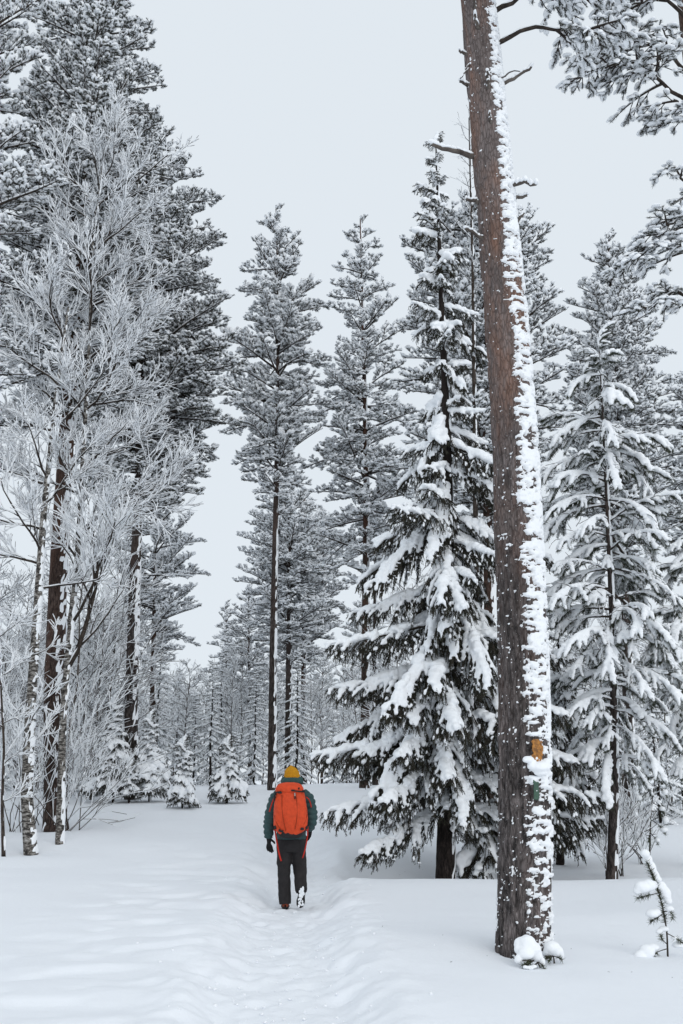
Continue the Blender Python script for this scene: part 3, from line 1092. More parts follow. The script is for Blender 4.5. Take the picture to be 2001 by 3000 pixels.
M_WOODGREY = mat('dead_wood', (0.10, 0.088, 0.08), 0.85, 0.1)
noise_colour(M_WOODGREY, [(0.35, (0.06, 0.05, 0.045)), (0.7, (0.16, 0.14, 0.125))], 9.0)
stub(170, -1.25, [(-0.10, -0.03, 0.01)], 0.022)
stub(262, -1.30, [(-0.12, -0.02, 0.05)], 0.024)
stub(258, 1.20, [(0.15, -0.03, 0.05), (0.34, -0.05, 0.18)], 0.024)
stub(250, 1.0, [(0.1, -0.1, 0.02), (0.19, -0.16, -0.02)], 0.010)
stub(465, -1.35, [(-0.20, -0.05, 0.02), (-0.47, -0.10, 0.08)], 0.032)
stub(600, -1.3, [(-0.13, -0.02, 0.02)], 0.024)
stub(712, -1.2, [(-0.08, -0.04, 0.06), (-0.20, -0.08, 0.07)], 0.022)
stub(560, 1.0, [(0.10, -0.08, -0.01), (0.24, -0.10, -0.05)], 0.026, snow=1.5)
stub(590, 1.35, [(0.16, 0, 0.04)], 0.024)
stub(665, 1.2, [(0.09, -0.03, 0.10)], 0.022, snow=0.5)
stub(118, -0.25, [(-0.06, -0.10, 0.12)], 0.022)
stub(300, 0.0, [(-0.03, -0.12, 0.16)], 0.022)
stub(395, -0.05, [(-0.02, -0.08, 0.08)], 0.016)
stub(60, -0.3, [(-0.07, -0.1, 0.16)], 0.02)
stub(200, -1.1, [(-0.05, -0.05, -0.12), (-0.12, -0.08, -0.26)], 0.012, snow=0.4)

# orange and green trail paint and the ledge of snow between them
def patch(name, m, rows, sides, out, nu=14, nv=22, ragged=0.0, seed=1):
    V, keep = [], []
    for j in range(nv + 1):
        rw = rows[0] + (rows[1] - rows[0]) * j / nv
        for i in range(nu + 1):
            u = i / nu
            sd = sides[0] + (sides[1] - sides[0]) * u
            p, _ = on_big(rw, sd, out)
            V.append(p)
    V = np.array(V)
    e = vnoise(V * np.array((38, 38, 30)), seed)
    V = V + (np.repeat(e[:, None], 3, 1) - 0.5) * np.array((0.0, -0.010, 0.0))
    uu = np.tile(np.linspace(0, 1, nu + 1), nv + 1)
    vv = np.repeat(np.linspace(0, 1, nv + 1), nu + 1)
    edge = np.minimum(np.minimum(uu, 1 - uu) * 2, np.minimum(vv, 1 - vv) * 2)
    ok = edge + (vnoise(V * np.array((55, 55, 42)), seed + 3) - 0.5) * ragged * 2 > 0.12 * ragged
    T = []
    for j in range(nv):
        for i in range(nu):
            a = j * (nu + 1) + i
            if ok[a] and ok[a + 1] and ok[a + nu + 2] and ok[a + nu + 1]:
                T += [(a, a + 1, a + nu + 2), (a, a + nu + 2, a + nu + 1)]
    g = Geo()
    g.add(V, T, 0)
    me = g.mesh(name, [m])
    o = put(name, me, big)
    sd = o.modifiers.new('thickness', 'SOLIDIFY')
    sd.thickness = 0.006
    return o
M_ORANGE = mat('orange_paint', (0.40, 0.18, 0.045), 0.7, 0.3)
noise_colour(M_ORANGE, [(0.36, (0.16, 0.075, 0.03)), (0.6, (0.43, 0.19, 0.045))], 40.0)
M_GREEN = mat('green_paint', (0.075, 0.16, 0.11), 0.6, 0.3)
noise_colour(M_GREEN, [(0.3, (0.038, 0.075, 0.056)), (0.7, (0.07, 0.135, 0.095))], 22.0)
o = patch('paint_mark', M_ORANGE, (2168, 2236), (0.10, 0.58), 0.011, 18, 22, 0.30, 12)
o['label'] = 'ragged orange paint mark'
o = patch('paint_mark', M_GREEN, (2285, 2344), (0.14, 0.38), 0.012, 10, 20, 0.12, 9)
o['label'] = 'upright green paint mark'
_g = Geo()
_rng = np.random.default_rng(4)
for rw, sd, s in ((2250, 0.38, 0.075), (2246, 0.55, 0.06), (2248, 0.2, 0.055), (2264, 0.42, 0.05), (2232, 0.75, 0.04), (2316, 0.27, 0.010), (2228, -0.02, 0.045)):
    p, _ = on_big(rw, sd, 0.022)
    s *= 1.25
    lumps(_g, p[None], np.array([[s, s * 0.7, s * 0.62]]), np.array([[1.0, 0.2, 0]]), _rng, 0, 2, 0.06, 0.8)
put('snow_ledge', fuse(_g, 'snow_ledge', [M_SNOW], 0.008, 3), big)

# its own live limbs, high on the right
def near_limb(parent, root_pt, tip, libkey_seed, sag=0.1, n_side=14, name='branch', r=0.03, spread=0.9, hang=0.35, first=0.35, side_len=(0.5, 1.1), snow=1.0):
    """a long bare limb with near pine sprays along its outer part: one mesh"""
    rng = np.random.default_rng(libkey_seed)
    root_pt, tip = np.array(root_pt, float), np.array(tip, float)
    t = np.linspace(0, 1, 14)
    P = root_pt[None] * (1 - t[:, None]) + tip[None] * t[:, None]
    P[:, 2] += sag * np.sin(t * PI) + 0.04 * np.sin(t * 9 + libkey_seed)
    P[1:-1] += rng.normal(size=(12, 3)) * 0.012
    g = Geo()
    tube(g, P, np.linspace(r, 0.008, 14), 7, 1)
    tube(g, P[1:] + np.array((0, 0, r * 0.55)), np.linspace(r * 0.85, 0.008, 13) * rng.uniform(0.75, 1.1, 13), 7, 2)
    n_side = int(n_side * 0.62)
    for i in range(n_side):
        u = first + (1 - first) * (i + rng.random()) / n_side
        p, d = along(P, min(u, 0.99))
        sg = 1 if i % 2 else -1
        yaw = math.atan2(d[1], d[0]) + sg * rng.uniform(0.4, spread)
        L = rng.uniform(*side_len) * (1.15 - 0.5 * u)
        b = pine_branch(L, rng.uniform(-0.55, 0.0) - hang * 0.3, libkey_seed * 31 + i, near=True, hang=hang, snow=snow, ts=0.5, frost=0.3, dense=0.55)
        c, s = math.cos(yaw), math.sin(yaw)
        g.merge(b, np.array(((c, -s, 0), (s, c, 0), (0, 0, 1))), p)
    return put(name, g.mesh(name, [M_NEEDLE, M_WOOD, M_SNOW]), parent)

def rel(p, base):
    return np.array(p) - base
p0, _ = on_big(128, 1.3, -0.03)
near_limb(big, p0, rel(spot(1760, 88, 9.0), big_base), 11, 0.10, 9, first=0.5, side_len=(0.4, 0.75), hang=0.45)
p0, _ = on_big(40, 1.3, -0.03)
near_limb(big, p0, rel(spot(1800, -60, 9.4), big_base), 12, 0.08, 11, first=0.22, side_len=(0.5, 0.95), hang=0.5)
p0, _ = on_big(-60, 1.3, -0.03)
near_limb(big, p0, rel(spot(1720, -130, 8.6), big_base), 13, 0.1, 10, first=0.2, side_len=(0.5, 1.0), hang=0.6)

# ---------------------------------------------------------------- pine outside the right edge: only its limbs reach in
RY = 11.0
_b = spot(2330, 2700, RY)
_b[2] = gz(_b[0], RY) - 0.1
edge_pine = thing('pine_tree', 'pine beyond the right edge whose snowy needle branches reach in at the upper right', 'pine tree', _b)
_g, _gs = stem(np.array([(0, 0, 0), (-0.1, 0, 6), (-0.1, 0, 13)]), np.array((0.19, 0.16, 0.1)), 20, 120, 77, 0.014, 1.0)
put('trunk', _g.mesh('trunk', [M_BARK_FAR]), edge_pine)
put('snow_crust', _gs.mesh('snow_crust', [M_SNOW]), edge_pine)
for k, (r0, tip, sag, n, ln) in enumerate([
        (330, (1720, 205), 0.35, 17, (0.45, 0.9)),
        (250, (1830, 120), 0.30, 15, (0.5, 1.0)),
        (60, (1850, 20), 0.25, 12, (0.5, 1.0)),
        (420, (1975, 300), 0.15, 9, (0.35, 0.6)),
        (640, (1965, 488), 0.10, 5, (0.25, 0.4)),
        (790, (1860, 770), 0.30, 15, (0.3, 0.55)),
        (930, (1900, 900), 0.22, 9, (0.25, 0.45)),
        (700, (1925, 690), 0.22, 9, (0.3, 0.5))]):
    z = spot(2300, r0, RY)[2] - _b[2]
    tp = rel(spot(tip[0], tip[1], RY - 0.6), _b)
    near_limb(edge_pine, (-0.1, 0, z), tp, 40 + k, sag, n, first=0.3, side_len=ln, hang=0.25, r=0.028)

# ---------------------------------------------------------------- the large spruce behind the big pine
spruce_tree('tall spruce with snow-loaded drooping branches, left behind the thick leaning pine', [(1300, 2585), (1320, 1900), (1310, 1300), (1290, 800), (1277, 415)], 17.0, 0.16,
            [(420, 10), (520, 45), (620, 72), (760, 76), (900, 100), (1100, 108), (1300, 130), (1420, 220), (1600, 250), (1800, 280), (2050, 300), (2250, 310), (2380, 270), (2450, 150)],
            112, 21, crust=0.2, min_p=-0.66, wild=0.62, even=1.2,
            extra=[(2.05, PI + 0.25, 2.25, -0.38), (2.9, PI + 0.1, 2.35, -0.35), (3.9, PI + 0.05, 2.2, -0.32), (5.3, PI - 0.05, 1.9, -0.4), (4.7, PI + 0.2, 2.2, -0.36), (6.6, PI - 0.1, 1.5, -0.5),
                   (2.4, PI + 0.8, 2.0, -0.5), (3.2, PI + 0.9, 1.9, -0.6), (4.2, PI + 1.2, 1.7, -0.6), (5.2, PI + 1.3, 1.6, -0.7), (1.6, PI + 0.5, 1.9, -0.5),
                   (2.2, -0.3, 2.7, -0.3), (1.7, -0.1, 2.6, -0.25), (2.9, -0.2, 2.3, -0.4), (1.3, 0.1, 2.4, -0.15), (3.6, -0.4, 2.2, -0.4), (4.6, -0.5, 1.9, -0.45)])
spruce_tree('small spruce sheltering low under the large spruce beside the thick pine stem', [(1415, 2590), (1418, 2450), (1420, 2290)], 17.2, 0.03,
            [(2300, 8), (2400, 45), (2480, 75), (2570, 90)], 22, 22, rows=30, k=8)
spruce_tree('dark spruce showing low between the thick pine and the thin snow-bent pine', [(1640, 2520), (1640, 2200), (1635, 1750)], 19.5, 0.07,
            [(1760, 8), (1900, 40), (2100, 80), (2300, 120), (2470, 135)], 60, 23, rows=60, k=10)

# ---------------------------------------------------------------- thin snow-bent pine on the right
spruce_tree('thin pine bowed under heavy fingers of snow, right of the thick leaning pine', [(1790, 2575), (1800, 2300), (1797, 1900), (1780, 1500), (1755, 1000)], 17.0, 0.085,
            [(1010, 10), (1120, 90), (1300, 150), (1500, 185), (1700, 200), (1900, 215), (2100, 210), (2280, 130)], 118, 31, name='pine_tree', lib=laden_lib, SL=LADEN_L, SP=LADEN_P, bark=M_BARK_FAR, crust=0.7, min_p=-0.35, top_p=0.0, wild=0.75)

spruce_tree('snow-laden young pine cut by the right edge, behind the bent seedling', [(2035, 2520), (2040, 2000), (2030, 1480)], 19.0, 0.07,
            [(1490, 10), (1650, 70), (1850, 115), (2050, 140), (2250, 120)], 60, 33, name='pine_tree', lib=laden_lib, SL=LADEN_L, SP=LADEN_P, bark=M_BARK_FAR, crust=0.7, min_p=-0.35, top_p=0.0, wild=0.7, rows=60)

# ---------------------------------------------------------------- tall pines
pine_tree('very tall pine filling the upper left, its dark stem standing beside the leaning birch', [(165, 2425), (158, 2000), (175, 1600), (212, 1000), (240, 700), (280, 0), (300, -330)], 22.0, 0.235,
          [(-330, 30), (-120, 110), (100, 170), (300, 200), (500, 245), (700, 260), (900, 250), (1100, 210), (1280, 90)], 200, 41, bark=M_BARK_RED, specks=0.7, lib=PINE_BARE, k=28, rows=260, crust=0.3, ragged=0.3)
pine_tree('dense round-crowned pine with grey stem behind the tall left pine', [(390, 2325), (383, 2100), (395, 1700), (408, 1400), (420, 900), (430, 340)], 28.0, 0.19,
          [(320, 20), (480, 140), (620, 190), (830, 225), (1050, 270), (1150, 285), (1300, 240), (1400, 230), (1500, 130)], 215, 42, lib=PINE_BARE, k=24, rows=200, ragged=0.25)
pine_tree('pine at the left edge with snowy boughs hanging into the frame', [(-120, 2480), (-130, 1800), (-120, 900), (-80, 0), (-60, -350)], 19.0, 0.2,
          [(-330, 40), (-50, 210), (120, 230), (260, 180), (400, 235), (600, 310), (800, 280), (1000, 280), (1250, 250), (1450, 120)], 105, 43, lib=PINE_MID)
pine_tree('pine with orange lower stem behind the grey-stemmed left pine', [(448, 2200), (450, 1900), (455, 1600), (458, 1370)], 42.0, 0.15,
          [(1375, 15), (1500, 120), (1650, 160), (1800, 160), (1920, 120), (1990, 40)], 70, 44, bark=M_BARK_RED, rows=90)
pine_tree('slender tall pine standing straight beyond the hiker, left of two', [(797, 2312), (800, 1900), (810, 1400), (816, 900), (809, 610)], 33.0, 0.135,
          [(612, 8), (700, 70), (800, 112), (900, 142), (1000, 152), (1150, 165), (1300, 155), (1420, 110), (1510, 40)], 122, 45, ragged=0.55)
pine_tree('pine with red-brown stem and thin leading shoot between the slender pine and the large spruce', [(1068, 2290), (1071, 1900), (1073, 1400), (1065, 1000), (1056, 640)], 35.0, 0.16,
          [(640, 6), (740, 66), (850, 95), (1000, 118), (1150, 135), (1300, 160), (1450, 178), (1600, 160), (1720, 80)], 125, 46, ragged=0.55, bark=M_BARK_RED)
pine_tree('pine partly hidden behind the slender pine, lower and farther back', [(846, 2290), (847, 1800), (850, 1390)], 47.0, 0.2,
          [(1370, 25), (1530, 130), (1700, 155), (1850, 130), (1950, 50)], 120, 47, rows=80)
pine_tree('farther pine with thin reddish stem just right of the slender pine', [(890, 2290), (889, 1900), (892, 1450)], 50.0, 0.16,
          [(1440, 20), (1600, 125), (1750, 145), (1880, 120), (1970, 50)], 105, 48, bark=M_BARK_RED, rows=80)
pine_tree('distant snowy pine low between the left pines and the slender pine', [(735, 2290), (730, 2000), (728, 1720)], 58.0, 0.16,
          [(1715, 12), (1800, 60), (1900, 85), (2020, 90), (2120, 60)], 85, 49, rows=60)
pine_tree('distant snowy pine, smallest crown against the gap of sky on the left', [(668, 2290), (665, 2000), (662, 1770)], 62.0, 0.16,
          [(1765, 10), (1850, 45), (1950, 70), (2080, 60)], 45, 50, rows=60)
pine_tree('dark-stemmed pine mostly hidden by the boughs of the large spruce', [(1102, 2240), (1098, 1900), (1100, 1500)], 38.0, 0.13,
          [(1480, 20), (1560, 60), (1660, 50)], 24, 51, rows=80)
pine_tree('broad pine seen on both sides behind the thick leaning pine', [(1442, 2290), (1432, 1750), (1420, 1000), (1405, 600)], 25.0, 0.165,
          [(590, 70), (700, 200), (850, 235), (1000, 250), (1200, 240), (1400, 215), (1560, 170), (1640, 60)], 185, 52, ragged=0.55, lib=PINE_MID, bark=M_BARK_RED, rows=180)
pine_tree('bushy pine rising behind the thin snow-bent pine on the right', [(1838, 2280), (1832, 1700), (1812, 1250), (1795, 1000), (1782, 690)], 28.0, 0.165,
          [(690, 20), (800, 85), (950, 130), (1100, 150), (1250, 170), (1400, 190), (1560, 150), (1650, 60)], 190, 53, ragged=0.5, lib=PINE_MID, bark=M_BARK_FAR, rows=180)
pine_tree('pine at the right edge showing only part of its snowy crown', [(2090, 2290), (2080, 1600), (2060, 1000)], 31.0, 0.16,
          [(1000, 20), (1150, 100), (1350, 150), (1550, 150), (1700, 80)], 95, 54, rows=120)

# ---------------------------------------------------------------- rimed birches on the left
def birch(label, path, Y, r0, limbs, seed, crown_twigs=True, group=None, snow=0.0125, rows=160, crust=0.32, name='birch_tree', cat='birch', bark=None, k=18):
    """limbs: (row on the stem, direction, length, radius, levels, twigs per level)"""
    rng = np.random.default_rng(seed)
    pts = [spot(px, rw, Y) for px, rw in path]
    pts[0] = np.array((pts[0][0], Y, gz(pts[0][0], Y) - 0.1))
    pts = np.array(pts)
    base = pts[0].copy()
    root = thing(name, label, cat, base, group)
    rl = pts - base
    R = r0 * (1 - 0.88 * rl[:, 2] / rl[-1, 2]) + 0.006
    g, gs = stem(rl, R, k, rows, seed, 0.006, crust, streak=(7, 12), flare=1.15, crust_h=0.016)
    put('trunk', g.mesh('trunk', [bark or M_BIRCH]), root)
    if gs.n:
        put('snow_crust', gs.mesh('snow_crust', [M_SNOW]), root)
    Q, _ = resample(rl, R, 80)
    for i, (rw, d, L, r, lv, per) in enumerate(limbs):
        z = min(spot(1000, rw, Y)[2] - base[2], rl[-1, 2] * 0.995)
        p = path_at(Q, z)
        g = Geo()
        twigs(g, (0, 0, 0), d, L, r, rng, lv, per=per, snow=snow, wig=0.13, spread=0.68, up=0.035, thin=0.0045)
        put('branch', g.mesh('branch', [M_WOOD, M_SNOW]), root, p)
    return root, Q, base

def fan(rng, rows, n, L, r, lv, per, bias=(0, 0), lift=0.6):
    out = []
    for i in range(n):
        rw = rows[0] + (rows[1] - rows[0]) * (i + rng.random()) / n
        a = i * 2.39996 + rng.random()
        d = np.array((math.cos(a) + bias[0], 0.8 * math.sin(a) + bias[1], lift + rng.normal() * 0.15))
        out.append((rw, d, L * rng.uniform(0.75, 1.2), r, lv, per))
    return out

_r = np.random.default_rng(5)
birch('spreading birch white with rime, its crown over the left pines and one fork leaning right', [(178, 2440), (184, 2100), (203, 1880), (226, 1650), (262, 1000), (272, 700), (312, 400)], 19.7, 0.075,
      fan(_r, (1700, 560), 19, 1.65, 0.03, 3, 5, (0.35, -0.1), 0.7) + fan(_r, (920, 430), 17, 1.15, 0.020, 3, 5, (0.2, -0.3), 0.9)
      + [(1960, (0.55, 0.05, 0.9), 2.9, 0.06, 3, 6), (1830, (0.7, -0.2, 0.75), 2.4, 0.04, 3, 6), (1560, (0.8, -0.1, 0.45), 2.3, 0.035, 3, 6), (1350, (0.9, 0.1, 0.35), 1.8, 0.035, 3, 6),
         (1200, (0.9, -0.2, 0.4), 2.1, 0.03, 3, 6), (1050, (0.9, 0.0, 0.45), 2.0, 0.03, 3, 6), (1450, (-0.8, -0.1, 0.4), 1.7, 0.03, 3, 6)], 61, bark=M_BIRCH)
_r = np.random.default_rng(6)
birch('leaning white-barked birch at the far left with black-flecked stem', [(95, 2480), (78, 2330), (88, 2100), (108, 1800), (128, 1500), (165, 1150), (200, 900)], 19.0, 0.115,
      fan(_r, (1750, 920), 17, 1.5, 0.028, 3, 6, (-0.35, 0), 0.5) + fan(_r, (2250, 1800), 7, 0.8, 0.014, 2, 5, (-0.1, 0), 0.4), 62, rows=260, crust=0.3, k=26)
_r = np.random.default_rng(7)
birch('thin dark sapling at the left edge of the snow', [(12, 2512), (6, 2350), (12, 2200), (2, 2000), (-10, 1750)], 18.2, 0.03,
      fan(_r, (2380, 1780), 12, 0.7, 0.012, 2, 5, (0.2, 0), 0.6), 63, rows=40, k=8, bark=M_WOOD)

def shrub(label, px, row, Y, stems, seed, L, snow=0.008, group=None, name='shrub', cat='shrub', lv=2, per=5, dirs=None, r=0.012):
    rng = np.random.default_rng(seed)
    p = spot(px, row, Y)
    base = np.array((p[0], Y, gz(p[0], Y) - 0.05))
    root = thing(name, label, cat, base, group)
    for i in range(stems):
        g = Geo()
        d = np.array((rng.normal() * 0.45, rng.normal() * 0.3, 1.0)) if dirs is None else np.array(dirs[i])
        twigs(g, rng.normal(size=3) * np.array((0.1, 0.06, 0)), d, L * rng.uniform(0.7, 1.2), r, rng, lv, per=per, snow=snow)
        put('stem', g.mesh('stem', [M_WOOD, M_SNOW]), root)
    return root
shrub('leafless shrub fanning out at the foot of the tall left pine', 190, 2420, 21.4, 9, 71, 1.9,
      dirs=[(0.9, -0.2, 0.75), (0.7, -0.1, 1.0), (0.35, -0.2, 1.2), (-0.2, -0.2, 1.2), (-0.45, -0.1, 1.0), (1.0, 0.1, 0.45), (0.1, -0.4, 1.2), (0.55, 0.2, 1.1), (-0.1, 0, 1.4)])
shrub('bare twiggy bush with rime between the left edge and the leaning birch', 45, 2440, 21.5, 8, 72, 2.6, snow=0.011)
shrub('rimed twigs around the foot of the leaning birch', 120, 2440, 22.6, 7, 73, 2.4, snow=0.011)
shrub('leafless bush with hooped twigs at the thin snow-bent pine', 1800, 2480, 17.6, 9, 74, 1.2, snow=0.008)
shrub('leafless rimed bush right of the thin snow-bent pine', 1885, 2440, 19.5, 7, 75, 1.5, snow=0.010)

# ---------------------------------------------------------------- small snow-laden spruces standing in the clearing
for (lab, px, base, top, Y, w, n, sd) in [
        ('young spruce white with snow, left of the grey pine stem', 332, 2345, 2068, 27.0, 62, 46, 81),
        ('young spruce white with snow, right of the grey pine stem', 438, 2345, 2118, 27.0, 48, 38, 82),
        ('little snowy spruce nearest the hiker among the clearing edge trees, low and wide', 535, 2372, 2196, 25.0, 38, 34, 83),
        ('little snowy spruce in the clearing just left of the slender pine', 665, 2352, 2192, 27.0, 42, 34, 84),
        ('tiny spruce poking out at the foot of the grey pine stem', 378, 2350, 2268, 26.6, 26, 16, 85)]:
    spruce_tree(lab, [(px, base), (px + 2, (base + top) / 2), (px + 3, top)], Y, 0.03,
                [(top + 5, 4), (top + (base - top) * 0.35, w * 0.55), (top + (base - top) * 0.7, w * 1.05), (base - 22, w * 1.25)], int(n * 1.3), sd, group='young spruces along the clearing', rows=30, k=8, min_p=-0.5, top_p=0.3, wild=0.25, lib=white_lib)

# ---------------------------------------------------------------- thin twiggy tree top behind the thick pine
_r = np.random.default_rng(8)
birch('thin leafless tree whose feathery top stands above the large spruce', [(1398, 2290), (1392, 1400), (1385, 800), (1374, 345)], 23.0, 0.09,
      fan(_r, (900, 360), 34, 0.55, 0.010, 1, 7, (0, 0), 0.75), 64, snow=0.009, name='larch_tree', cat='tree', bark=M_WOOD)

# ---------------------------------------------------------------- forest behind: shared meshes, every tree its own object
def far_birch(seed, H):
    rng = np.random.default_rng(seed)
    g, c = Geo(), Geo()
    P = np.zeros((8, 3)); P[:, 2] = np.linspace(0, H, 8)
    P[1:, :2] += np.cumsum(rng.normal(size=(7, 2)) * 0.06, 0)
    tube(g, P, np.linspace(0.007 * H, 0.008, 8), 6, 0)
    n = int(12 + H * 2.2)
    for i in range(n):
        u = 0.15 + 0.83 * (i + rng.random()) / n
        p, t = along(P, u)
        a = i * 2.4 + rng.random()
        d = (math.cos(a), math.sin(a), 0.75)
        twigs(c, p, d, (0.42 - 0.26 * u) * H * rng.uniform(0.6, 1.0), 0.02, rng, 2, per=5, snow=0.012, thin=0.008)
    return g.mesh('trunk', [M_WOODGREY]), c.mesh('crown', [M_WOOD, M_SNOW])

def far_conifer(seed, H, wide, kind):
    rng = np.random.default_rng(seed)
    g, c = Geo(), Geo()
    P = np.zeros((8, 3)); P[:, 2] = np.linspace(0, H, 8)
    P[1:, :2] += np.cumsum(rng.normal(size=(7, 2)) * 0.03, 0)
    tube(g, P, np.linspace(0.011 * H, 0.01, 8), 7, 0)
    if kind == 'spruce':
        n = int(14 + 7 * H)
        for i in range(n):
            u = 0.06 + 0.93 * (i + rng.random()) / n
            p, t = along(P, u)
            L = max(0.22, wide * (1 - u) ** 0.85 * rng.uniform(0.7, 1.15))
            yaw = i * 2.4 + rng.random() * 0.6
            b = lite_spruce(L, -0.45 + 0.75 * u ** 2.5, seed * 50 + i)
            cc, ss = math.cos(yaw), math.sin(yaw)
            c.merge(b, np.array(((cc, -ss, 0), (ss, cc, 0), (0, 0, 1))), p)
    else:
        n = int(10 + 4.0 * H)
        for i in range(n):
            u = 0.38 + 0.60 * (i + rng.random()) / n
            p, t = along(P, u)
            L = max(0.35, wide * (math.sin(PI * min(1, (u - 0.3) * 1.25)) * 0.85 + 0.2) * rng.uniform(0.7, 1.1))
            yaw = i * 2.4 + rng.random() * 0.6
            b = pine_branch(L, -0.1 + 0.7 * u * u, seed * 50 + i, ts=0.9, frost=0.4, lv=0, nb=12)
            cc, ss = math.cos(yaw), math.sin(yaw)
            c.merge(b, np.array(((cc, -ss, 0), (ss, cc, 0), (0, 0, 1))), p)
    return g.mesh('trunk', [M_BARK_DARK if kind == 'spruce' else M_BARK_RED]), c.mesh('crown', [M_SPRUCE if kind == 'spruce' else M_NEEDLE, M_WOOD, M_SNOW])

def lite_spruce(L, pitch, seed):
    rng = np.random.default_rng(seed)
    g = Geo()
    P = limb_path(L, pitch, 0.2, rng, 6, 0.08)
    tube(g, P, np.linspace(0.014, 0.005, 6), 3, 1)
    A, B = [], []
    s = 0.15
    while s < 1:
        p, t = along(P, s)
        for sg in (1, -1):
            d = rot_z(t, sg * rng.uniform(0.6, 1.0)); d[2] -= rng.uniform(0.1, 0.5)
            ln = (0.1 + 0.4 * L * (1 - s)) * rng.uniform(0.7, 1.1)
            A.append(p); B.append(p + unit(d) * ln)
        s += 0.13 / max(L, 0.4)
    A.append(P[-2]); B.append(P[-1])
    A, B = np.array(A), np.array(B)
    LN = np.linalg.norm(B - A, axis=1)
    idx = np.repeat(np.arange(len(A)), np.maximum(4, (LN / 0.028).astype(int)))
    u = rng.random(len(idx))[:, None]
    base = A[idx] * (1 - u) + B[idx] * u
    D = unit(unit(B[idx] - A[idx]) * 0.6 + unit(rng.normal(size=(len(idx), 3))) * 0.7 + np.array((0, 0, -0.35)))
    blades(g, base, D, rng.uniform(0.05, 0.09, len(idx)), 0.02, rng, 0)
    k = rng.random(len(A)) < 0.8
    C = (A * 0.55 + B * 0.45)[k] + np.array((0, 0, 0.03))
    n = k.sum()
    lumps(g, C, np.stack([LN[k] * 0.5, rng.uniform(0.035, 0.06, n), rng.uniform(0.028, 0.045, n)], -1), (B - A)[k], rng, 2, 0, 0.13)
    m = max(3, int(L / 0.12))
    uu = np.linspace(0.15, 1, m)
    C = np.array([along(P, min(x, 0.999))[0] for x in uu]) + np.array((0, 0, 0.03))
    lumps(g, C, np.array((0.09, 0.055, 0.045)), P[-1] - P[0], rng, 2, 0, 0.13)
    return g

FB = [far_birch(200 + i, h) for i, h in enumerate((4.5, 6.0, 7.5, 5.2))]
FS = [far_conifer(220 + i, h, w, 'spruce') for i, (h, w) in enumerate(((3.0, 0.95), (4.8, 1.3), (7.5, 1.6)))]
FP = [far_conifer(240 + i, h, w, 'pine') for i, (h, w) in enumerate(((9.0, 1.5), (12.0, 1.9)))]
KIND = {'b': (FB, 'birch_tree', 'birch', 'slim rimed birch', 'rimed birches'),
        's': (FS, 'spruce_tree', 'spruce tree', 'narrow snowy spruce', 'snowy spruces'),
        'p': (FP, 'pine_tree', 'pine tree', 'far snowy pine', 'far snowy pines')}
def far_tree(kind, v, x, y, rz, s, where):
    meshes, name, cat, lab, grp = KIND[kind]
    grp = grp + ' ' + where
    t, c = meshes[v]
    z = float(ground_z(np.array([x]), np.array([y]), False)[0]) - 0.15
    r = thing(name, lab, cat, (x, y, z), grp, rz)
    r.scale = (s, s, s)
    put('trunk', t, r)
    put('crown', c, r)
    FAR.setdefault((lab, where), []).append((x / y, r))
    return r
FAR = {}
_r = np.random.default_rng(99)
def scatter(kind, n, xr, yr, srange, where, avoid=None):
    for i in range(n):
        for _ in range(30):
            y = _r.uniform(*yr)
            px = xr[0] + (xr[1] - xr[0]) * (i + _r.random()) / n
            x = (px - 1000.5) / FOC * y * 0.97
            if avoid is None or not avoid(px, y):
                break
        far_tree(kind, _r.integers(0, len(KIND[kind][0])), x, y, _r.uniform(0, 6.28), _r.uniform(*srange), where)
scatter('b', 14, (-60, 420), (40, 62), (0.75, 1.15), 'behind the left pines')
scatter('b', 12, (420, 790), (40, 62), (0.75, 1.15), 'between the left pines and the hiker')
scatter('b', 9, (800, 1180), (40, 62), (0.75, 1.15), 'between the hiker and the large spruce')
scatter('s', 8, (-40, 420), (39, 58), (0.6, 1.0), 'behind the left pines')
scatter('s', 7, (420, 790), (39, 58), (0.6, 1.0), 'between the left pines and the hiker')
scatter('s', 6, (800, 1180), (39, 58), (0.6, 1.0), 'between the hiker and the large spruce')
scatter('b', 14, (-100, 330), (25, 36), (0.7, 1.0), 'close behind the leaning birch')
scatter('s', 6, (-100, 300), (26, 36), (0.6, 0.9), 'close behind the leaning birch')
scatter('p', 4, (-150, 420), (62, 95), (0.7, 0.95), 'behind the left pines')
scatter('p', 8, (420, 1150), (62, 95), (0.7, 0.95), 'beyond the hiker')
scatter('b', 16, (1150, 2120), (26, 45), (0.75, 1.1), 'on the right')
scatter('s', 11, (1150, 2120), (26, 45), (0.6, 1.0), 'on the right')
scatter('p', 8, (1150, 2150), (45, 80), (0.7, 1.0), 'on the right')

ORD = ['', 'second', 'third', 'fourth', 'fifth', 'sixth', 'seventh', 'eighth', 'ninth', 'tenth', 'eleventh', 'twelfth', 'thirteenth', 'fourteenth', 'fifteenth', 'sixteenth', 'seventeenth', 'eighteenth']
for (lab, where), lst in FAR.items():
    lst.sort(key=lambda q: q[0])
    for i, (_q, r) in enumerate(lst):
        r['label'] = lab + ' ' + where + ', ' + ('leftmost' if i == 0 else ORD[i] + ' from left')

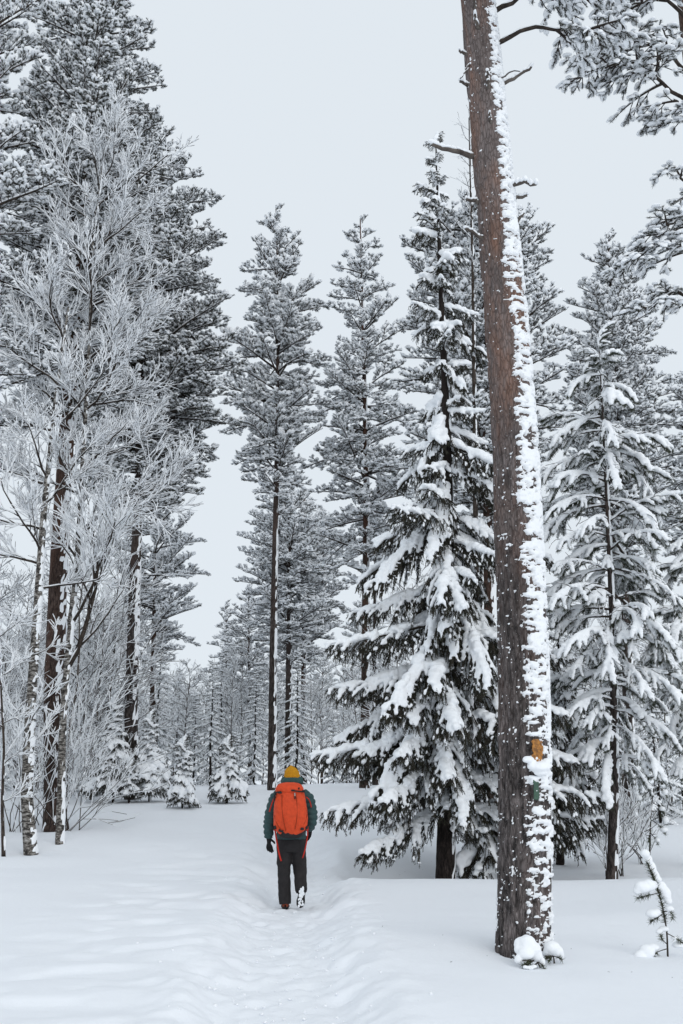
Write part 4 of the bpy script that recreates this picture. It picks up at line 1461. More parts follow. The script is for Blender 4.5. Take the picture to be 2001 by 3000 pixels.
# ================================================================ the hiker
def loft(g, Z, CX, CY, RX, RY, k=28, e=2.0, m=0, wr=0.0, seed=0):
    """stack of horizontal superellipse sections, closed at both ends"""
    n = len(Z)
    zi = np.linspace(Z[0], Z[-1], max(n * 4, 24))
    cx, cy, rx, ry = (np.interp(zi, Z, np.broadcast_to(q, (n,))) for q in (CX, CY, RX, RY))
    for q in (cx, cy, rx, ry):
        q[1:-1] = 0.25 * q[:-2] + 0.5 * q[1:-1] + 0.25 * q[2:]
    a = np.arange(k) * 2 * PI / k
    c, s = np.cos(a), np.sin(a)
    ux, uy = np.sign(s) * np.abs(s) ** (2 / e), -np.sign(c) * np.abs(c) ** (2 / e)
    X = cx[:, None] + rx[:, None] * ux[None]
    Y = cy[:, None] + ry[:, None] * uy[None]
    V = np.stack([X, Y, np.broadcast_to(zi[:, None], X.shape)], -1)
    if wr:
        w = (fbm(V * np.array((14, 14, 5)), seed, 3) - 0.5) * wr
        V[..., 0] += w * ux[None]
        V[..., 1] += w * uy[None]
    N = len(zi)
    i = np.arange(N - 1)[:, None] * k
    j = np.arange(k)[None]
    q = np.stack([i + j, i + (j + 1) % k, i + k + (j + 1) % k, i + k + j], -1).reshape(-1, 4)
    T = np.concatenate([q[:, [0, 1, 2]], q[:, [0, 2, 3]]])
    V = V.reshape(-1, 3)
    V = np.concatenate([V, [[cx[0], cy[0], zi[0]], [cx[-1], cy[-1], zi[-1]]]])
    jj = np.arange(k)
    T = np.concatenate([T, np.stack([np.full(k, N * k), (jj + 1) % k, jj], -1), np.stack([np.full(k, N * k + 1), (N - 1) * k + jj, (N - 1) * k + (jj + 1) % k], -1)])
    g.add(V, T, m)

def smooth_line(P, n):
    return resample(P, np.ones(len(P)), n)[0]

def ribbon(g, P, w, t=0.004, facing=(0, -1, 0), m=0, n=14, width_dir=None):
    """flat webbing strap along P"""
    P = smooth_line(np.array(P, float), n)
    T = unit(np.gradient(P, axis=0))
    f = np.broadcast_to(np.array(facing, float), T.shape)
    s = unit(np.cross(T, f)) if width_dir is None else np.broadcast_to(unit(width_dir), T.shape)
    nn = unit(np.cross(s, T))
    c = [P + s * w / 2 + nn * t, P - s * w / 2 + nn * t, P - s * w / 2 - nn * t, P + s * w / 2 - nn * t]
    V = np.stack(c, 1).reshape(-1, 3)
    i = np.arange(n - 1)[:, None] * 4
    j = np.arange(4)[None]
    q = np.stack([i + j, i + (j + 1) % 4, i + 4 + (j + 1) % 4, i + 4 + j], -1).reshape(-1, 4)
    g.add(V, np.concatenate([q[:, [0, 1, 2]], q[:, [0, 2, 3]], [[0, 2, 1], [0, 3, 2]], [[4 * n - 4, 4 * n - 3, 4 * n - 2], [4 * n - 4, 4 * n - 2, 4 * n - 1]]]), m)

def block(g, c, s, m=0, bev=0.25):
    """small rounded buckle"""
    V0 = np.array([(x, y, z) for x in (-1, 1) for y in (-1, 1) for z in (-1, 1)], float)
    pts = []
    for v in V0:
        for ax in range(3):
            w = v.copy() * (1 - bev)
            w[ax] = v[ax]
            pts.append(w)
    import bmesh
    bm = bmesh.new()
    for p in pts:
        bm.verts.new(np.array(c) + np.array(p) * np.array(s) / 2)
    bmesh.ops.convex_hull(bm, input=bm.verts)
    bmesh.ops.triangulate(bm, faces=bm.faces)
    bm.verts.index_update()
    g.add([v.co[:] for v in bm.verts], [[v.index for v in f.verts] for f in bm.faces], m)
    bm.free()

def skin_mesh(name, verts, edges, m, levels=2):
    me = bpy.data.meshes.new(name + '_rig')
    me.from_pydata([v[:3] for v in verts], edges, [])
    o = bpy.data.objects.new('temporary', me)
    col.objects.link(o)
    o.modifiers.new('skin', 'SKIN')
    for i, v in enumerate(verts):
        sv = me.skin_vertices[0].data[i]
        sv.radius = (v[3], v[4] if len(v) > 4 else v[3])
        sv.use_root = (i == 0)
    ss = o.modifiers.new('sub', 'SUBSURF')
    ss.levels = ss.render_levels = levels
    dg = bpy.context.evaluated_depsgraph_get()
    out = bpy.data.meshes.new_from_object(o.evaluated_get(dg), depsgraph=dg)
    bpy.data.objects.remove(o)
    out.name = name
    out.materials.clear()
    out.materials.append(m)
    out.polygons.foreach_set('use_smooth', np.ones(len(out.polygons), dtype=bool))
    return out

def fabric(name, c, var=0.2, scale=30.0, rough=0.8, bs=0.25):
    m = mat(name, c, rough, 0.2)
    nz, rp, mp = noise_colour(m, [(0.3, tuple(x * (1 - var) for x in c)), (0.7, tuple(min(1, x * (1 + var)) for x in c))], scale, 4.0)
    bump(m, nz.outputs[0], bs, 0.006)
    return m
M_SKIN = mat('skin', (0.55, 0.36, 0.28), 0.55, 0.3)
M_HAIR = mat('hair', (0.10, 0.06, 0.035), 0.6, 0.3)
M_JACKET = fabric('teal_down_jacket', (0.030, 0.064, 0.066), 0.18, 22.0, 0.55)
M_COLLAR = fabric('teal_hood', (0.025, 0.064, 0.062), 0.15, 20.0, 0.6)
M_TROUS = fabric('charcoal_trousers', (0.024, 0.022, 0.023), 0.2, 16.0, 0.85)
M_GLOVE = fabric('black_glove', (0.012, 0.012, 0.013), 0.2, 40.0, 0.8)
M_HAT = fabric('mustard_knit', (0.46, 0.215, 0.012), 0.22, 60.0, 0.9, 0.6)
M_PACK = fabric('orange_nylon', (0.58, 0.062, 0.018), 0.14, 26.0, 0.6, 0.3)
M_PACKSEAM = fabric('dark_orange_seam', (0.26, 0.035, 0.010), 0.1, 30.0, 0.7)
M_BLACK = mat('black_webbing', (0.015, 0.014, 0.015), 0.7, 0.3)
M_RED = fabric('red_webbing', (0.48, 0.030, 0.018), 0.1, 30.0, 0.7)
M_BOOT = fabric('russet_boot', (0.20, 0.045, 0.022), 0.25, 30.0, 0.7)
M_SOLE = mat('black_rubber_sole', (0.02, 0.02, 0.02), 0.8, 0.2)
M_GREY = mat('grey_buckle', (0.35, 0.33, 0.31), 0.5, 0.4)

HX = spot(852, 2560, 13.64)[0]
HY = 13.64
HZ = 0.015 + float(ground_z(np.array([HX - 0.07]), np.array([HY - 0.03]))[0])
print('HZ', HZ)
hiker = thing('person', 'hiker seen from behind walking up the trail in mustard hat, teal jacket and dark trousers', 'person', (HX, HY, HZ))

# body: one continuous figure under the clothes
bv = [(0, 0, 0.92, .12, .10), (0, 0, 1.06, .115, .09), (0, 0.0, 1.27, .135, .10), (0, -0.01, 1.40, .10, .08), (0, 0.01, 1.485, .05), (0, 0.022, 1.545, .06, .068), (0, 0.03, 1.62, .078, .09), (0, 0.028, 1.695, .06, .07),
      (-.18, 0, 1.405, .055), (-.27, -.02, 1.14, .042), (-.295, .03, .905, .028), (-.295, .045, .845, .030, .016),
      (.18, 0, 1.405, .055), (.262, -.05, 1.15, .042), (.235, .10, .975, .028), (.222, .145, .945, .030, .016),
      (-.088, 0, .86, .085), (-.088, .015, .48, .055), (-.070, -.03, .10, .036), (-.075, .10, .045, .03),
      (.088, 0, .86, .085), (.122, .09, .52, .055), (.135, -.115, .27, .036), (.155, -.10, .12, .03),
      (0, 0.118, 1.605, .012)]
be = [(0, 1), (1, 2), (2, 3), (3, 4), (4, 5), (5, 6), (6, 7), (3, 8), (8, 9), (9, 10), (10, 11), (3, 12), (12, 13), (13, 14), (14, 15), (0, 16), (16, 17), (17, 18), (18, 19), (0, 20), (20, 21), (21, 22), (22, 23), (6, 24)]
put('body', skin_mesh('body', bv, be, M_SKIN), hiker)
g = Geo()
rng = np.random.default_rng(2)
lumps(g, [(-0.032, 0.105, 1.635), (0.032, 0.105, 1.635)], np.array((0.012, 0.012, 0.012)), (1, 0, 0), rng, 0, 2, 0.0, 1)
put('eyes', g.mesh('eyes', [mat('eye', (0.03, 0.03, 0.035), 0.2, 0.5)]), hiker)
g = Geo()
lumps(g, [(0.0, 0.100, 1.572)], np.array((0.024, 0.012, 0.008)), (1, 0, 0), rng, 0, 2, 0.0, 1)
put('mouth', g.mesh('mouth', [mat('lips', (0.42, 0.17, 0.14), 0.5)]), hiker)
g = Geo()
lumps(g, [(0, -0.012, 1.60)], np.array((0.084, 0.075, 0.075)), (1, 0, 0), rng, 0, 2, 0.03, 1)
put('hair', g.mesh('hair', [M_HAIR]), hiker)

# trousers
g = Geo()
loft(g, [.68, .74, .82, .90, .95], 0, -.005, [.10, .175, .187, .182, .172], [.10, .125, .13, .12, .11], 32, 2.2)
def leg(P, R):
    q, r = resample(np.array(P, float), np.array(R, float), 40)
    q[:, 1] += 0
    r = r + 0.006 * (vnoise(q * np.array((3, 3, 16)) + 5, 3) - 0.5) * 2
    tube(g, q, r, 18)
leg([(-.088, 0, .90), (-.090, .005, .70), (-.089, .012, .48), (-.080, .0, .25), (-.066, -.015, .045)], [.102, .099, .090, .083, .080])
leg([(.088, 0, .90), (.092, .03, .70), (.112, .075, .50), (.124, -.03, .34), (.142, -.135, .215)], [.102, .099, .092, .084, .077])
me = fuse(g, 'trousers', [M_TROUS], 0.011, 3)
n = len(me.vertices)
co = np.empty(n * 3, np.float32); me.vertices.foreach_get('co', co); co = co.reshape(-1, 3).astype(float)
nr = np.empty(n * 3, np.float32); me.vertices.foreach_get('normal', nr); nr = nr.reshape(-1, 3)
co += nr * ((fbm(co * np.array((7, 7, 13)), 4, 3) - 0.5) * 0.022)[:, None]
me.vertices.foreach_set('co', co.astype(np.float32).ravel())
put('trousers', me, hiker)

# down jacket with stitched baffles
g = Geo()
loft(g, [.845, .93, 1.05, 1.20, 1.33, 1.41, 1.46, 1.50], 0, [-.01] * 8, [.188, .192, .190, .205, .212, .185, .13, .105], [.135, .138, .135, .145, .14, .12, .105, .10], 40, 2.3)
def sleeve(P, R):
    q, r = resample(np.array(P, float), np.array(R, float), 40)
    tube(g, q, r, 20)
sleeve([(-.13, 0, 1.40), (-.205, -.005, 1.35), (-.268, -.02, 1.15), (-.288, -.01, 1.02), (-.302, .03, .86)], [.085, .092, .086, .078, .058])
sleeve([(.13, 0, 1.40), (.205, -.005, 1.35), (.262, -.045, 1.15), (.258, -.03, 1.06), (.238, .10, .97)], [.085, .092, .084, .078, .058])
me = fuse(g, 'jacket', [M_JACKET], 0.0095, 3)
n = len(me.vertices)
co = np.empty(n * 3, np.float32); me.vertices.foreach_get('co', co); co = co.reshape(-1, 3).astype(float)
nr = np.empty(n * 3, np.float32); me.vertices.foreach_get('normal', nr); nr = nr.reshape(-1, 3)
ph = co[:, 2] / 0.068 + 0.12 * np.sin(co[:, 0] * 25) + 0.6 * (vnoise(co * 6, 2) - 0.5)
co += nr * (0.016 * (np.abs(np.sin(PI * ph)) ** 0.6 - 0.75) + (fbm(co * 16, 6, 3) - 0.5) * 0.012)[:, None]
me.vertices.foreach_set('co', co.astype(np.float32).ravel())
jk = put('jacket', me, hiker)
g = Geo()
lumps(g, [(0, -.015, 1.570), (-.078, .015, 1.572), (.078, .015, 1.572), (0, -.075, 1.562), (0, .05, 1.560)], np.array([(.138, .11, .066), (.074, .08, .064), (.074, .08, .064), (.128, .06, .060), (.09, .06, .05)]), (1, 0, 0), rng, 0, 2, 0.02, 1)
put('hood', fuse(g, 'hood', [M_COLLAR], 0.010, 4), hiker)

# knitted hat
g = Geo()
k, N = 96, 26
a = np.arange(k) * 2 * PI / k
t = np.linspace(0, 1, N)
zz = 1.595 + 0.168 * t
rr = np.interp(t, [0, .03, .10, .30, .34, .55, .75, .88, .96, 1.0], [.094, .101, .105, .103, .099, .093, .074, .050, .028, .004])
rib = 1 + 0.030 * np.cos(a * 24)[None] * np.interp(t, [0, .8, 1], [1, 1, .3])[:, None]
slx = np.interp(t, [0, .5, 1], [0, -.004, -.030])
X = slx[:, None] + rr[:, None] * rib * np.cos(a)[None]
Y = 0.018 + rr[:, None] * rib * 1.08 * np.sin(a)[None]
Z = zz[:, None] + 0.012 * np.sin(a + 2.0)[None] * t[:, None]
V = np.stack([X, Y, np.broadcast_to(Z, X.shape)], -1).reshape(-1, 3)
i = np.arange(N - 1)[:, None] * k; j = np.arange(k)[None]
q = np.stack([i + j, i + (j + 1) % k, i + k + (j + 1) % k, i + k + j], -1).reshape(-1, 4)
g.add(V, np.concatenate([q[:, [0, 1, 2]], q[:, [0, 2, 3]]]))
put('hat', g.mesh('hat', [M_HAT]), hiker)

# gloves: palm, four unequal curled fingers, a thumb leaving its side
def glove(wrist, down, back, thumb_side, curl, G=1.22):
    """down: from wrist to knuckles, back: direction the back of the hand faces"""
    w = np.array(wrist, float); d = unit(down); b = unit(back)
    s = unit(np.cross(d, b)) * thumb_side                      # towards the thumb
    V = [(*(w + d * 0.035 * G), .034, .026), (*(w - d * 0.03), .040, .038), (*(w + d * 0.085 * G), .040, .024)]
    E = [(0, 1), (0, 2)]
    for q, (off, ln) in enumerate(((.030, .072), (.010, .082), (-.010, .076), (-.029, .060))):
        base = w + (d * 0.095 + s * off) * G
        V.append((*base, .0135, .0135)); E.append((2, len(V) - 1))
        p, dd = base, d.copy()
        for kx, f in enumerate((.45, .32, .23)):
            dd = unit(dd - b * curl * (0.7 + 0.35 * kx))
            p = p + dd * ln * f * G
            V.append((*p, .0130 - .0014 * kx)); E.append((len(V) - 2, len(V) - 1))
    tb = w + (d * 0.030 + s * 0.030) * G
    V.append((*tb, .0155)); E.append((0, len(V) - 1))
    p, dd = tb, unit(s * 0.75 + d * 0.65 - b * 0.2)
    for kx, l in enumerate((.034, .028)):
        p = p + dd * l * G
        V.append((*p, .0140 - .001 * kx)); E.append((len(V) - 2, len(V) - 1))
        dd = unit(dd + d * 0.5 - s * 0.15 - b * 0.15)
    return skin_mesh('glove', V, E, M_GLOVE, 2)
put('glove', glove((-.300, .032, .865), (0.10, .06, -1.0), (-.45, -.9, 0), -1.0, 0.32), hiker)
put('glove', glove((.238, .105, .965), (-0.10, .55, -0.85), (1, 0.1, 0.1), -1.0, 0.75), hiker)

# boots
def boot(parent, loc, rot, snowy):
    g = Geo()
    Yk = np.linspace(-.085, .195, 30)
    hw = np.interp(Yk, [-.085, -.07, -.03, .05, .11, .16, .185, .195], [.012, .034, .040, .040, .050, .043, .026, .008])
    ht = np.interp(Yk, [-.085, -.06, 0, .05, .10, .15, .195], [.05, .10, .115, .10, .075, .058, .035])
    a = np.linspace(0, PI, 13)
    V = np.stack([hw[:, None] * np.cos(a)[None], np.broadcast_to(Yk[:, None], (30, 13)), 0.018 + (ht[:, None] - .018) * np.sin(a)[None] ** 0.8], -1)
    i = np.arange(29)[:, None] * 13; j = np.arange(12)[None]
    q = np.stack([i + j, i + j + 1, i + 14 + j, i + 13 + j], -1).reshape(-1, 4)
    g.add(V.reshape(-1, 3), np.concatenate([q[:, [0, 1, 2]], q[:, [0, 2, 3]]]))
    tube(g, smooth_line(np.array([(0, -.03, .07), (0, -.035, .12), (0, -.03, .17)]), 8), np.full(8, .048), 16)
    b = put('boot', g.mesh('boot', [M_BOOT]), parent, loc, rot)
    g = Geo()
    out = np.concatenate([np.stack([hw * 1.06 + .002, Yk], -1), np.stack([-hw[::-1] * 1.06 - .002, Yk[::-1]], -1)])
    m = len(out)
    lo = np.concatenate([out, np.full((m, 1), -.004)], 1); hi = np.concatenate([out, np.full((m, 1), .020)], 1)
    V = np.concatenate([lo, hi, [[0, .05, -.004], [0, .05, .020]]])
    j = np.arange(m); j2 = (j + 1) % m
    g.add(V, np.concatenate([np.stack([j, j2, j2 + m], -1), np.stack([j, j2 + m, j + m], -1), np.stack([np.full(m, 2 * m), j2, j], -1), np.stack([np.full(m, 2 * m + 1), j + m, j2 + m], -1)]))
    for yy in np.arange(-.07, .18, .024):
        w = float(np.interp(yy, Yk, hw))
        block(g, (-w * .5, yy, -.008), (w * .8, .013, .012)); block(g, (w * .5, yy, -.008), (w * .8, .013, .012))
    put('sole', g.mesh('sole', [M_SOLE]), b)
    if snowy:
        g = Geo()
        r = np.random.default_rng(8)
        yy = r.uniform(-.065, .175, 46)
        xx = r.uniform(-.75, .75, 46) * np.interp(yy, Yk, hw)
        lumps(g, np.stack([xx, yy, np.full(46, -.012)], -1), np.stack([r.uniform(.010, .022, 46), r.uniform(.008, .016, 46), r.uniform(.006, .011, 46)], -1), (0, 1, 0), r, 0, 1, .12, 1)
        put('caked_snow', g.mesh('caked_snow', [M_SNOW]), b)
    return b
boot(hiker, (-.066, .0, .004), (0, 0, 0.05), False)
boot(hiker, (.152, -.165, .205), (math.radians(-79), math.radians(8), 0), True)

# ---------------------------------------------------------------- the backpack (worn, a thing of its own)
pack = thing('backpack', 'tall orange hiking backpack with black buckles and red straps on the hiker', 'backpack', (HX, HY, HZ))
PZ = np.array([.905, .95, 1.02, 1.12, 1.22, 1.32, 1.42, 1.475])
PCX = np.array([.004, .005, .008, .008, .004, -.002, -.008, -.010])
PRX = np.array([.128, .178, .214, .216, .212, .200, .182, .168])
PRY = np.array([.085, .105, .130, .140, .142, .138, .125, .11])
PCY = np.full(8, -.285)
g = Geo()
loft(g, PZ, PCX, PCY, PRX, PRY, 56, 2.9, 0, 0.030, 3)
put('main_bag', g.mesh('main_bag', [M_PACK]), pack)
def on_pack(z, u, out=0.004):
    """surface of the bag: u from -1 (left edge) to 1 (right edge) on the side away from the hiker"""
    rx, ry, cx = np.interp(z, PZ, PRX), np.interp(z, PZ, PRY), np.interp(z, PZ, PCX)
    x = np.clip(u, -0.995, 0.995)
    y = (1 - abs(x) ** 2.9) ** (1 / 2.9)
    return np.array((cx + x * rx * (1 + out / rx), -.285 - y * ry - out, z))
g = Geo()
loft(g, [.868, .90, .94, .975], [.002, .004, .006, .006], -.27, [.118, .150, .182, .196], [.085, .10, .11, .118], 40, 2.8)
put('bottom_panel', g.mesh('bottom_panel', [M_BLACK]), pack)
g = Geo()
loft(g, [1.425, 1.445, 1.48, 1.52, 1.545, 1.556], [-.012, -.012, -.016, -.018, -.016, -.016], -.28, [.172, .184, .180, .158, .118, .05], [.128, .140, .140, .122, .09, .04], 48, 3.0, 0, 0.02, 9)
put('top_lid', g.mesh('top_lid', [M_PACK]), pack)
for us in ([(1.40, -.52), (1.25, -.50), (1.10, -.42), (.96, -.30)], [(1.42, .42), (1.28, .43), (1.12, .38), (.98, .30)], [(1.15, -.97), (1.05, -.80), (.97, -.62)], [(1.16, .97), (1.06, .82), (.97, .66)]):
    g = Geo()
    ribbon(g, [on_pack(z, u, 0.005) for z, u in us], 0.007, 0.003, m=0)
    put('seam', g.mesh('seam', [M_PACKSEAM]), pack)
g = Geo()
ribbon(g, [on_pack(1.445, u, 0.024) + np.array((0, 0, dz)) for u, dz in ((-.98, -.02), (-.8, -.012), (-.55, -.005))], 0.016, 0.003, (0, -1, 0))
put('strap', g.mesh('strap', [M_BLACK]), pack)
g = Geo()
ribbon(g, [on_pack(1.45, u, 0.024) + np.array((0, 0, dz)) for u, dz in ((.15, 0.003), (.45, -.003), (.75, -.008), (.98, -.016))], 0.016, 0.003, (0, -1, 0))
put('strap', g.mesh('strap', [M_BLACK]), pack)
for z, u, s in ((1.428, -.60, (.052, .016, .024)), (1.418, -.95, (.022, .02, .04)), (1.455, .22, (.045, .016, .022)), (1.445, .88, (.035, .018, .03)), (1.48, .62, (.018, .016, .026)), (1.38, -.97, (.022, .02, .045)), (1.345, -.99, (.02, .02, .03)),
                (1.00, -.92, (.03, .02, .045)), (.985, .72, (.045, .018, .03)), (1.00, .95, (.03, .02, .04)), (.955, -.55, (.04, .018, .025)), (.965, -.70, (.025, .018, .03))):
    g = Geo()
    block(g, on_pack(z, u, 0.012 if z < 1.42 else 0.026), s)
    put('buckle', g.mesh('buckle', [M_BLACK]), pack)
g = Geo()
ribbon(g, [on_pack(1.425, .34, .012), on_pack(1.385, .33, .012)], 0.014, 0.003)
put('zip_pull', g.mesh('zip_pull', [M_GREY]), pack)
g = Geo()
ribbon(g, [on_pack(1.385, .33, .012), on_pack(1.35, .32, .012)], 0.016, 0.004)
put('cord_lock', g.mesh('cord_lock', [M_BLACK]), pack)
def red(name, pts, w, m=None, facing=(0, -1, 0)):
    g = Geo()
    ribbon(g, pts, w, 0.003, facing, 0, 18)
    put(name, g.mesh(name, [m or M_RED]), pack)
red('hanging_strap', [(-.200, -.22, 1.01), (-.198, -.20, .95), (-.185, -.175, .86), (-.160, -.150, .72), (-.128, -.135, .60), (-.118, -.13, .578)], 0.020)
red('hanging_strap', [(.214, -.22, .98), (.222, -.20, .92), (.205, -.17, .80), (.180, -.15, .69), (.155, -.135, .615)], 0.016)
red('side_strap', [(-.215, -.24, 1.36), (-.245, -.19, 1.30), (-.272, -.15, 1.22), (-.282, -.145, 1.185)], 0.016)
red('side_strap', [(.200, -.24, 1.37), (.230, -.18, 1.345), (.252, -.15, 1.29), (.262, -.14, 1.24)], 0.014)
for sx in (-1, 1):
    red('shoulder_strap', [(sx * .10, -.19, 1.44), (sx * .125, -.09, 1.50), (sx * .135, .03, 1.515), (sx * .14, .135, 1.42), (sx * .15, .175, 1.25), (sx * .17, .15, 1.10), (sx * .20, .03, 1.02), (sx * .19, -.18, 1.0)], 0.055, M_BLACK, (sx, 0, 0.2))
    red('hip_belt', [(sx * .185, -.21, .985), (sx * .225, -.10, .975), (sx * .215, .06, .965), (sx * .13, .155, .955), (sx * .01, .175, .95)], 0.055, M_RED, (sx, 0, 0))

# ================================================================ seedlings poking out of the near snow
def brush(g, P, rng, ln=0.055, per_m=900, wid=0.0045, lean=0.55, m=0):
    """needles all round a shoot"""
    P = np.asarray(P, float)
    d = np.linalg.norm(np.diff(P, axis=0), axis=1)
    n = max(12, int(d.sum() * per_m))
    u = rng.random(n) * (len(P) - 1)
    i = np.minimum(u.astype(int), len(P) - 2)
    f = (u - i)[:, None]
    b = P[i] * (1 - f) + P[i + 1] * f
    t = unit(P[i + 1] - P[i])
    D = unit(t * lean + unit(rng.normal(size=(n, 3))) * 0.9)
    blades(g, b, D, rng.uniform(0.7, 1.15, n) * ln, wid, rng, m)

def seedling(label, base_px, Y, stem_px, shoots, snow, seed, name='pine_seedling', voxel=0.009, needles_on_stem=None, group=None, r=0.009, ln=0.055):
    """stem_px: knots of the stem; shoots: lists of (px, row, dy) ; snow: (px, row, dy, half width px, half height px)"""
    rng = np.random.default_rng(seed)
    b = spot(base_px[0], base_px[1], Y)
    b[2] = float(ground_z(np.array([b[0]]), np.array([Y]))[0]) - 0.03
    root = thing(name, label, 'seedling', b, group)
    S = np.array([spot(a, c, Y) for a, c in stem_px]) - b
    S[0] = (S[0][0], S[0][1], 0)
    Q = smooth_line(S, 24)
    g = Geo()
    tube(g, Q, np.linspace(r, r * 0.4, 24), 7, 0)
    put('stem', g.mesh('stem', [M_WOOD]), root)
    if needles_on_stem:
        g = Geo()
        i0 = int(23 * needles_on_stem[0]); i1 = int(23 * needles_on_stem[1]) + 1
        brush(g, Q[i0:i1], rng, ln, 1100)
        put('needles', g.mesh('needles', [M_SEED]), root)
    for sh in shoots:
        P = smooth_line(np.array([spot(a, c, Y + dy) - b for a, c, dy in sh]), 10)
        g = Geo()
        tube(g, P, np.linspace(r * 0.5, 0.002, 10), 5, 1)
        brush(g, P[4:], rng, ln, 1000)
        put('shoot', g.mesh('shoot', [M_SEED, M_WOOD]), root)
    groups = snow if isinstance(snow[0], list) else [snow]
    for gr in groups:
        g = Geo()
        for (a, c, dy, w, h) in gr:
            p = spot(a, c, Y + dy) - b
            wm, hm = metres(w, c, Y), metres(h, c, Y)
            lumps(g, p[None], np.array([[wm, wm * 0.85, hm]]), (1, 0, 0), rng, 0, 2, 0.035, 0.8)
        put('snow_cap', fuse(g, 'snow_cap', [M_SNOW], voxel, 6), root)
    return root

seedling('bent pine seedling with rounded snow caps on its side shoots, alone on the right', (1955, 2790), 9.5,
         [(1955, 2790), (1954, 2730), (1946, 2680), (1932, 2620), (1915, 2575), (1900, 2535), (1890, 2512)],
         [[(1935, 2615, 0), (1905, 2622, -.05), (1868, 2632, -.08)], [(1945, 2672, 0), (1960, 2668, -.06), (1972, 2680, -.08), (1970, 2692, -.08)], [(1945, 2675, 0), (1925, 2690, -.05), (1905, 2700, -.08)],
          [(1955, 2735, 0), (1975, 2745, 0), (2003, 2765, .02)], [(1953, 2765, 0), (1938, 2752, -.03), (1936, 2740, -.03), (1935, 2735, -.03)], [(1955, 2780, 0), (1935, 2785, -.04), (1915, 2795, -.08), (1900, 2830, -.1)]],
         [[(1890, 2502, .0, 15, 14), (1897, 2520, .03, 15, 18), (1909, 2545, .04, 15, 20), (1920, 2568, .04, 14, 18), (1928, 2578, .03, 12, 10)],
          [(1880, 2602, -.05, 24, 19), (1900, 2596, -.03, 22, 20), (1916, 2594, 0, 12, 14), (1868, 2612, -.06, 14, 12)],
          [(1938, 2602, .03, 17, 20), (1950, 2620, .04, 17, 22), (1958, 2640, .03, 12, 14)],
          [(1910, 2678, -.06, 20, 14), (1922, 2674, -.03, 16, 12)], [(1963, 2664, -.05, 13, 10)], [(1945, 2722, 0, 16, 9), (1930, 2730, -.02, 10, 9)],
          [(1895, 2790, -.08, 24, 22), (1875, 2808, -.1, 20, 22), (1912, 2776, -.05, 20, 12), (1880, 2825, -.12, 18, 14)], [(1990, 2770, .05, 22, 10), (1975, 2748, .02, 12, 5)]],
         91, needles_on_stem=(0.38, 0.97))
seedling('pine seedling under one big rounded snow cap at the foot of the thick pine', (1588, 2856), 8.85,
         [(1588, 2856), (1582, 2832), (1572, 2815), (1562, 2804)],
         [[(1570, 2812, 0), (1555, 2815, -.05), (1540, 2822, -.08)], [(1568, 2812, 0), (1548, 2825, -.08), (1530, 2828, -.1)], [(1575, 2820, 0), (1560, 2840, -.06), (1545, 2850, -.08)], [(1575, 2820, 0), (1550, 2838, -.1), (1535, 2842, -.12)], [(1572, 2815, 0), (1590, 2828, -.05), (1598, 2842, -.06)]],
         [[(1525, 2768, .02, 20, 22), (1545, 2766, 0, 26, 26), (1560, 2782, 0, 26, 24), (1540, 2795, -.04, 26, 20), (1572, 2800, 0, 18, 22), (1520, 2782, 0, 15, 16), (1518, 2812, -.06, 12, 14), (1590, 2820, .0, 9, 14)],
          [(1552, 2836, -.1, 13, 7), (1565, 2832, -.08, 10, 6), (1538, 2834, -.12, 8, 7)]], 92, ln=0.045)
seedling('smaller snow-capped seedling just right of the thick pine foot', (1625, 2822), 9.0,
         [(1625, 2822), (1622, 2805), (1618, 2792)],
         [[(1620, 2800, 0), (1608, 2806, -.05), (1600, 2808, -.06)], [(1620, 2800, 0), (1612, 2812, -.06), (1606, 2816, -.08)], [(1620, 2800, 0), (1640, 2808, -.04), (1648, 2814, -.05)]],
         [[(1618, 2778, 0, 25, 20), (1632, 2788, 0, 20, 18), (1606, 2788, 0, 15, 14), (1642, 2798, 0, 12, 14)]], 93, ln=0.042)
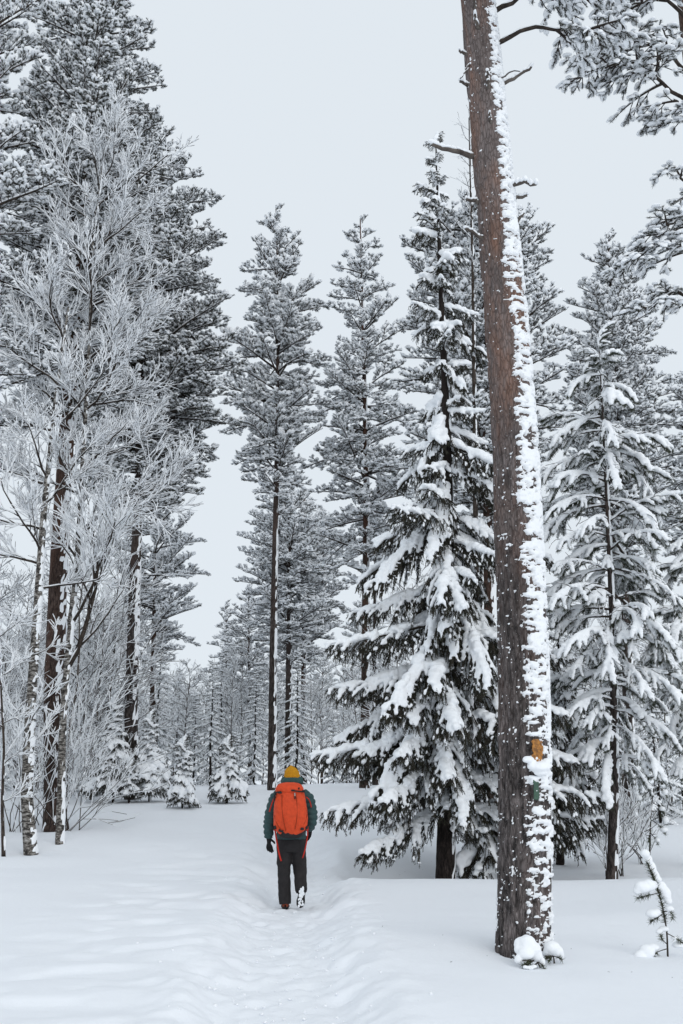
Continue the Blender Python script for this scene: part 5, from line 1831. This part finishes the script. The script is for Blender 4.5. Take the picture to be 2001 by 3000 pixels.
seedling('thin upright sapling with small snowy tufts at the right edge, beyond the bent seedling', (1903, 2470), 18.0,
         [(1900, 2540), (1906, 2400), (1912, 2330), (1918, 2290), (1922, 2240)],
         [[(1906, 2400, 0), (1935, 2420, -.1), (1950, 2445, -.1)], [(1908, 2375, 0), (1935, 2380, 0), (1955, 2415, 0)], [(1910, 2350, 0), (1930, 2362, 0), (1948, 2385, 0)], [(1904, 2430, 0), (1880, 2440, 0), (1866, 2460, 0)],
          [(1904, 2440, 0), (1920, 2455, -.1), (1928, 2475, -.1)], [(1904, 2440, 0), (1900, 2458, -.1), (1906, 2478, -.1)], [(1914, 2310, 0), (1885, 2330, 0), (1868, 2352, 0)], [(1916, 2300, 0), (1940, 2312, 0), (1955, 2335, 0)]],
         [[(1946, 2432, -.1, 12, 9)], [(1950, 2404, 0, 10, 14)], [(1940, 2370, 0, 10, 8)], [(1870, 2448, 0, 9, 9)], [(1926, 2462, -.1, 8, 8)], [(1872, 2338, 0, 10, 10)], [(1948, 2322, 0, 10, 10)], [(1921, 2238, 0, 7, 12)]], 94, voxel=0.012, r=0.016, ln=0.07)

# ---------------------------------------------------------------- crumbs of snow along the trail, bits of bark and needles
rng = np.random.default_rng(123)
n = 420
yy = 7 + 10 * rng.random(n) ** 1.4
xx = np.interp(yy, TRAIL[:, 0], TRAIL[:, 1]) + rng.normal(size=n) * 0.42
g = Geo()
sz = 0.004 + 0.012 * rng.random(n) ** 3
lumps(g, np.stack([xx, yy, ground_z(xx, yy) + sz * 0.3], -1), np.stack([sz * 1.2, sz, sz * 0.8], -1), unit(np.stack([rng.normal(size=n), rng.normal(size=n), np.zeros(n)], -1)), rng, 0, 0, 0.2, 0.8)
o = put('snow_crumbs', g.mesh('snow_crumbs', [M_SNOW]))
o['kind'] = 'stuff'
o['label'] = 'small crumbs of snow kicked loose along the trail'
n = 60
a = rng.random(n) * 6.28
r = 0.3 + 1.5 * rng.random(n) ** 1.3
pick = rng.random(n) < 0.25
bx, by = big_base[0], BIG_Y
sx = spot(1290, 2560, 17.0)[0]
xx = np.where(pick, bx + np.cos(a) * r, sx + np.cos(a) * r * 1.1)
yy = np.where(pick, by + np.sin(a) * r, 16.9 + np.sin(a) * r * 0.8)
z = ground_z(xx, yy) + 0.004
A = np.stack([xx, yy, z], -1)
L = rng.uniform(0.008, 0.028, n)
B = A + np.stack([np.cos(a * 3) * L, np.sin(a * 3) * L, rng.uniform(0, 0.01, n)], -1)
g = Geo()
prisms(g, A, B, rng.uniform(0.001, 0.003, n), 0.001, 0, 3)
o = put('bark_litter', g.mesh('bark_litter', [M_WOOD]))
o['kind'] = 'stuff'
o['label'] = 'dark bits of bark and needles lying on the snow'
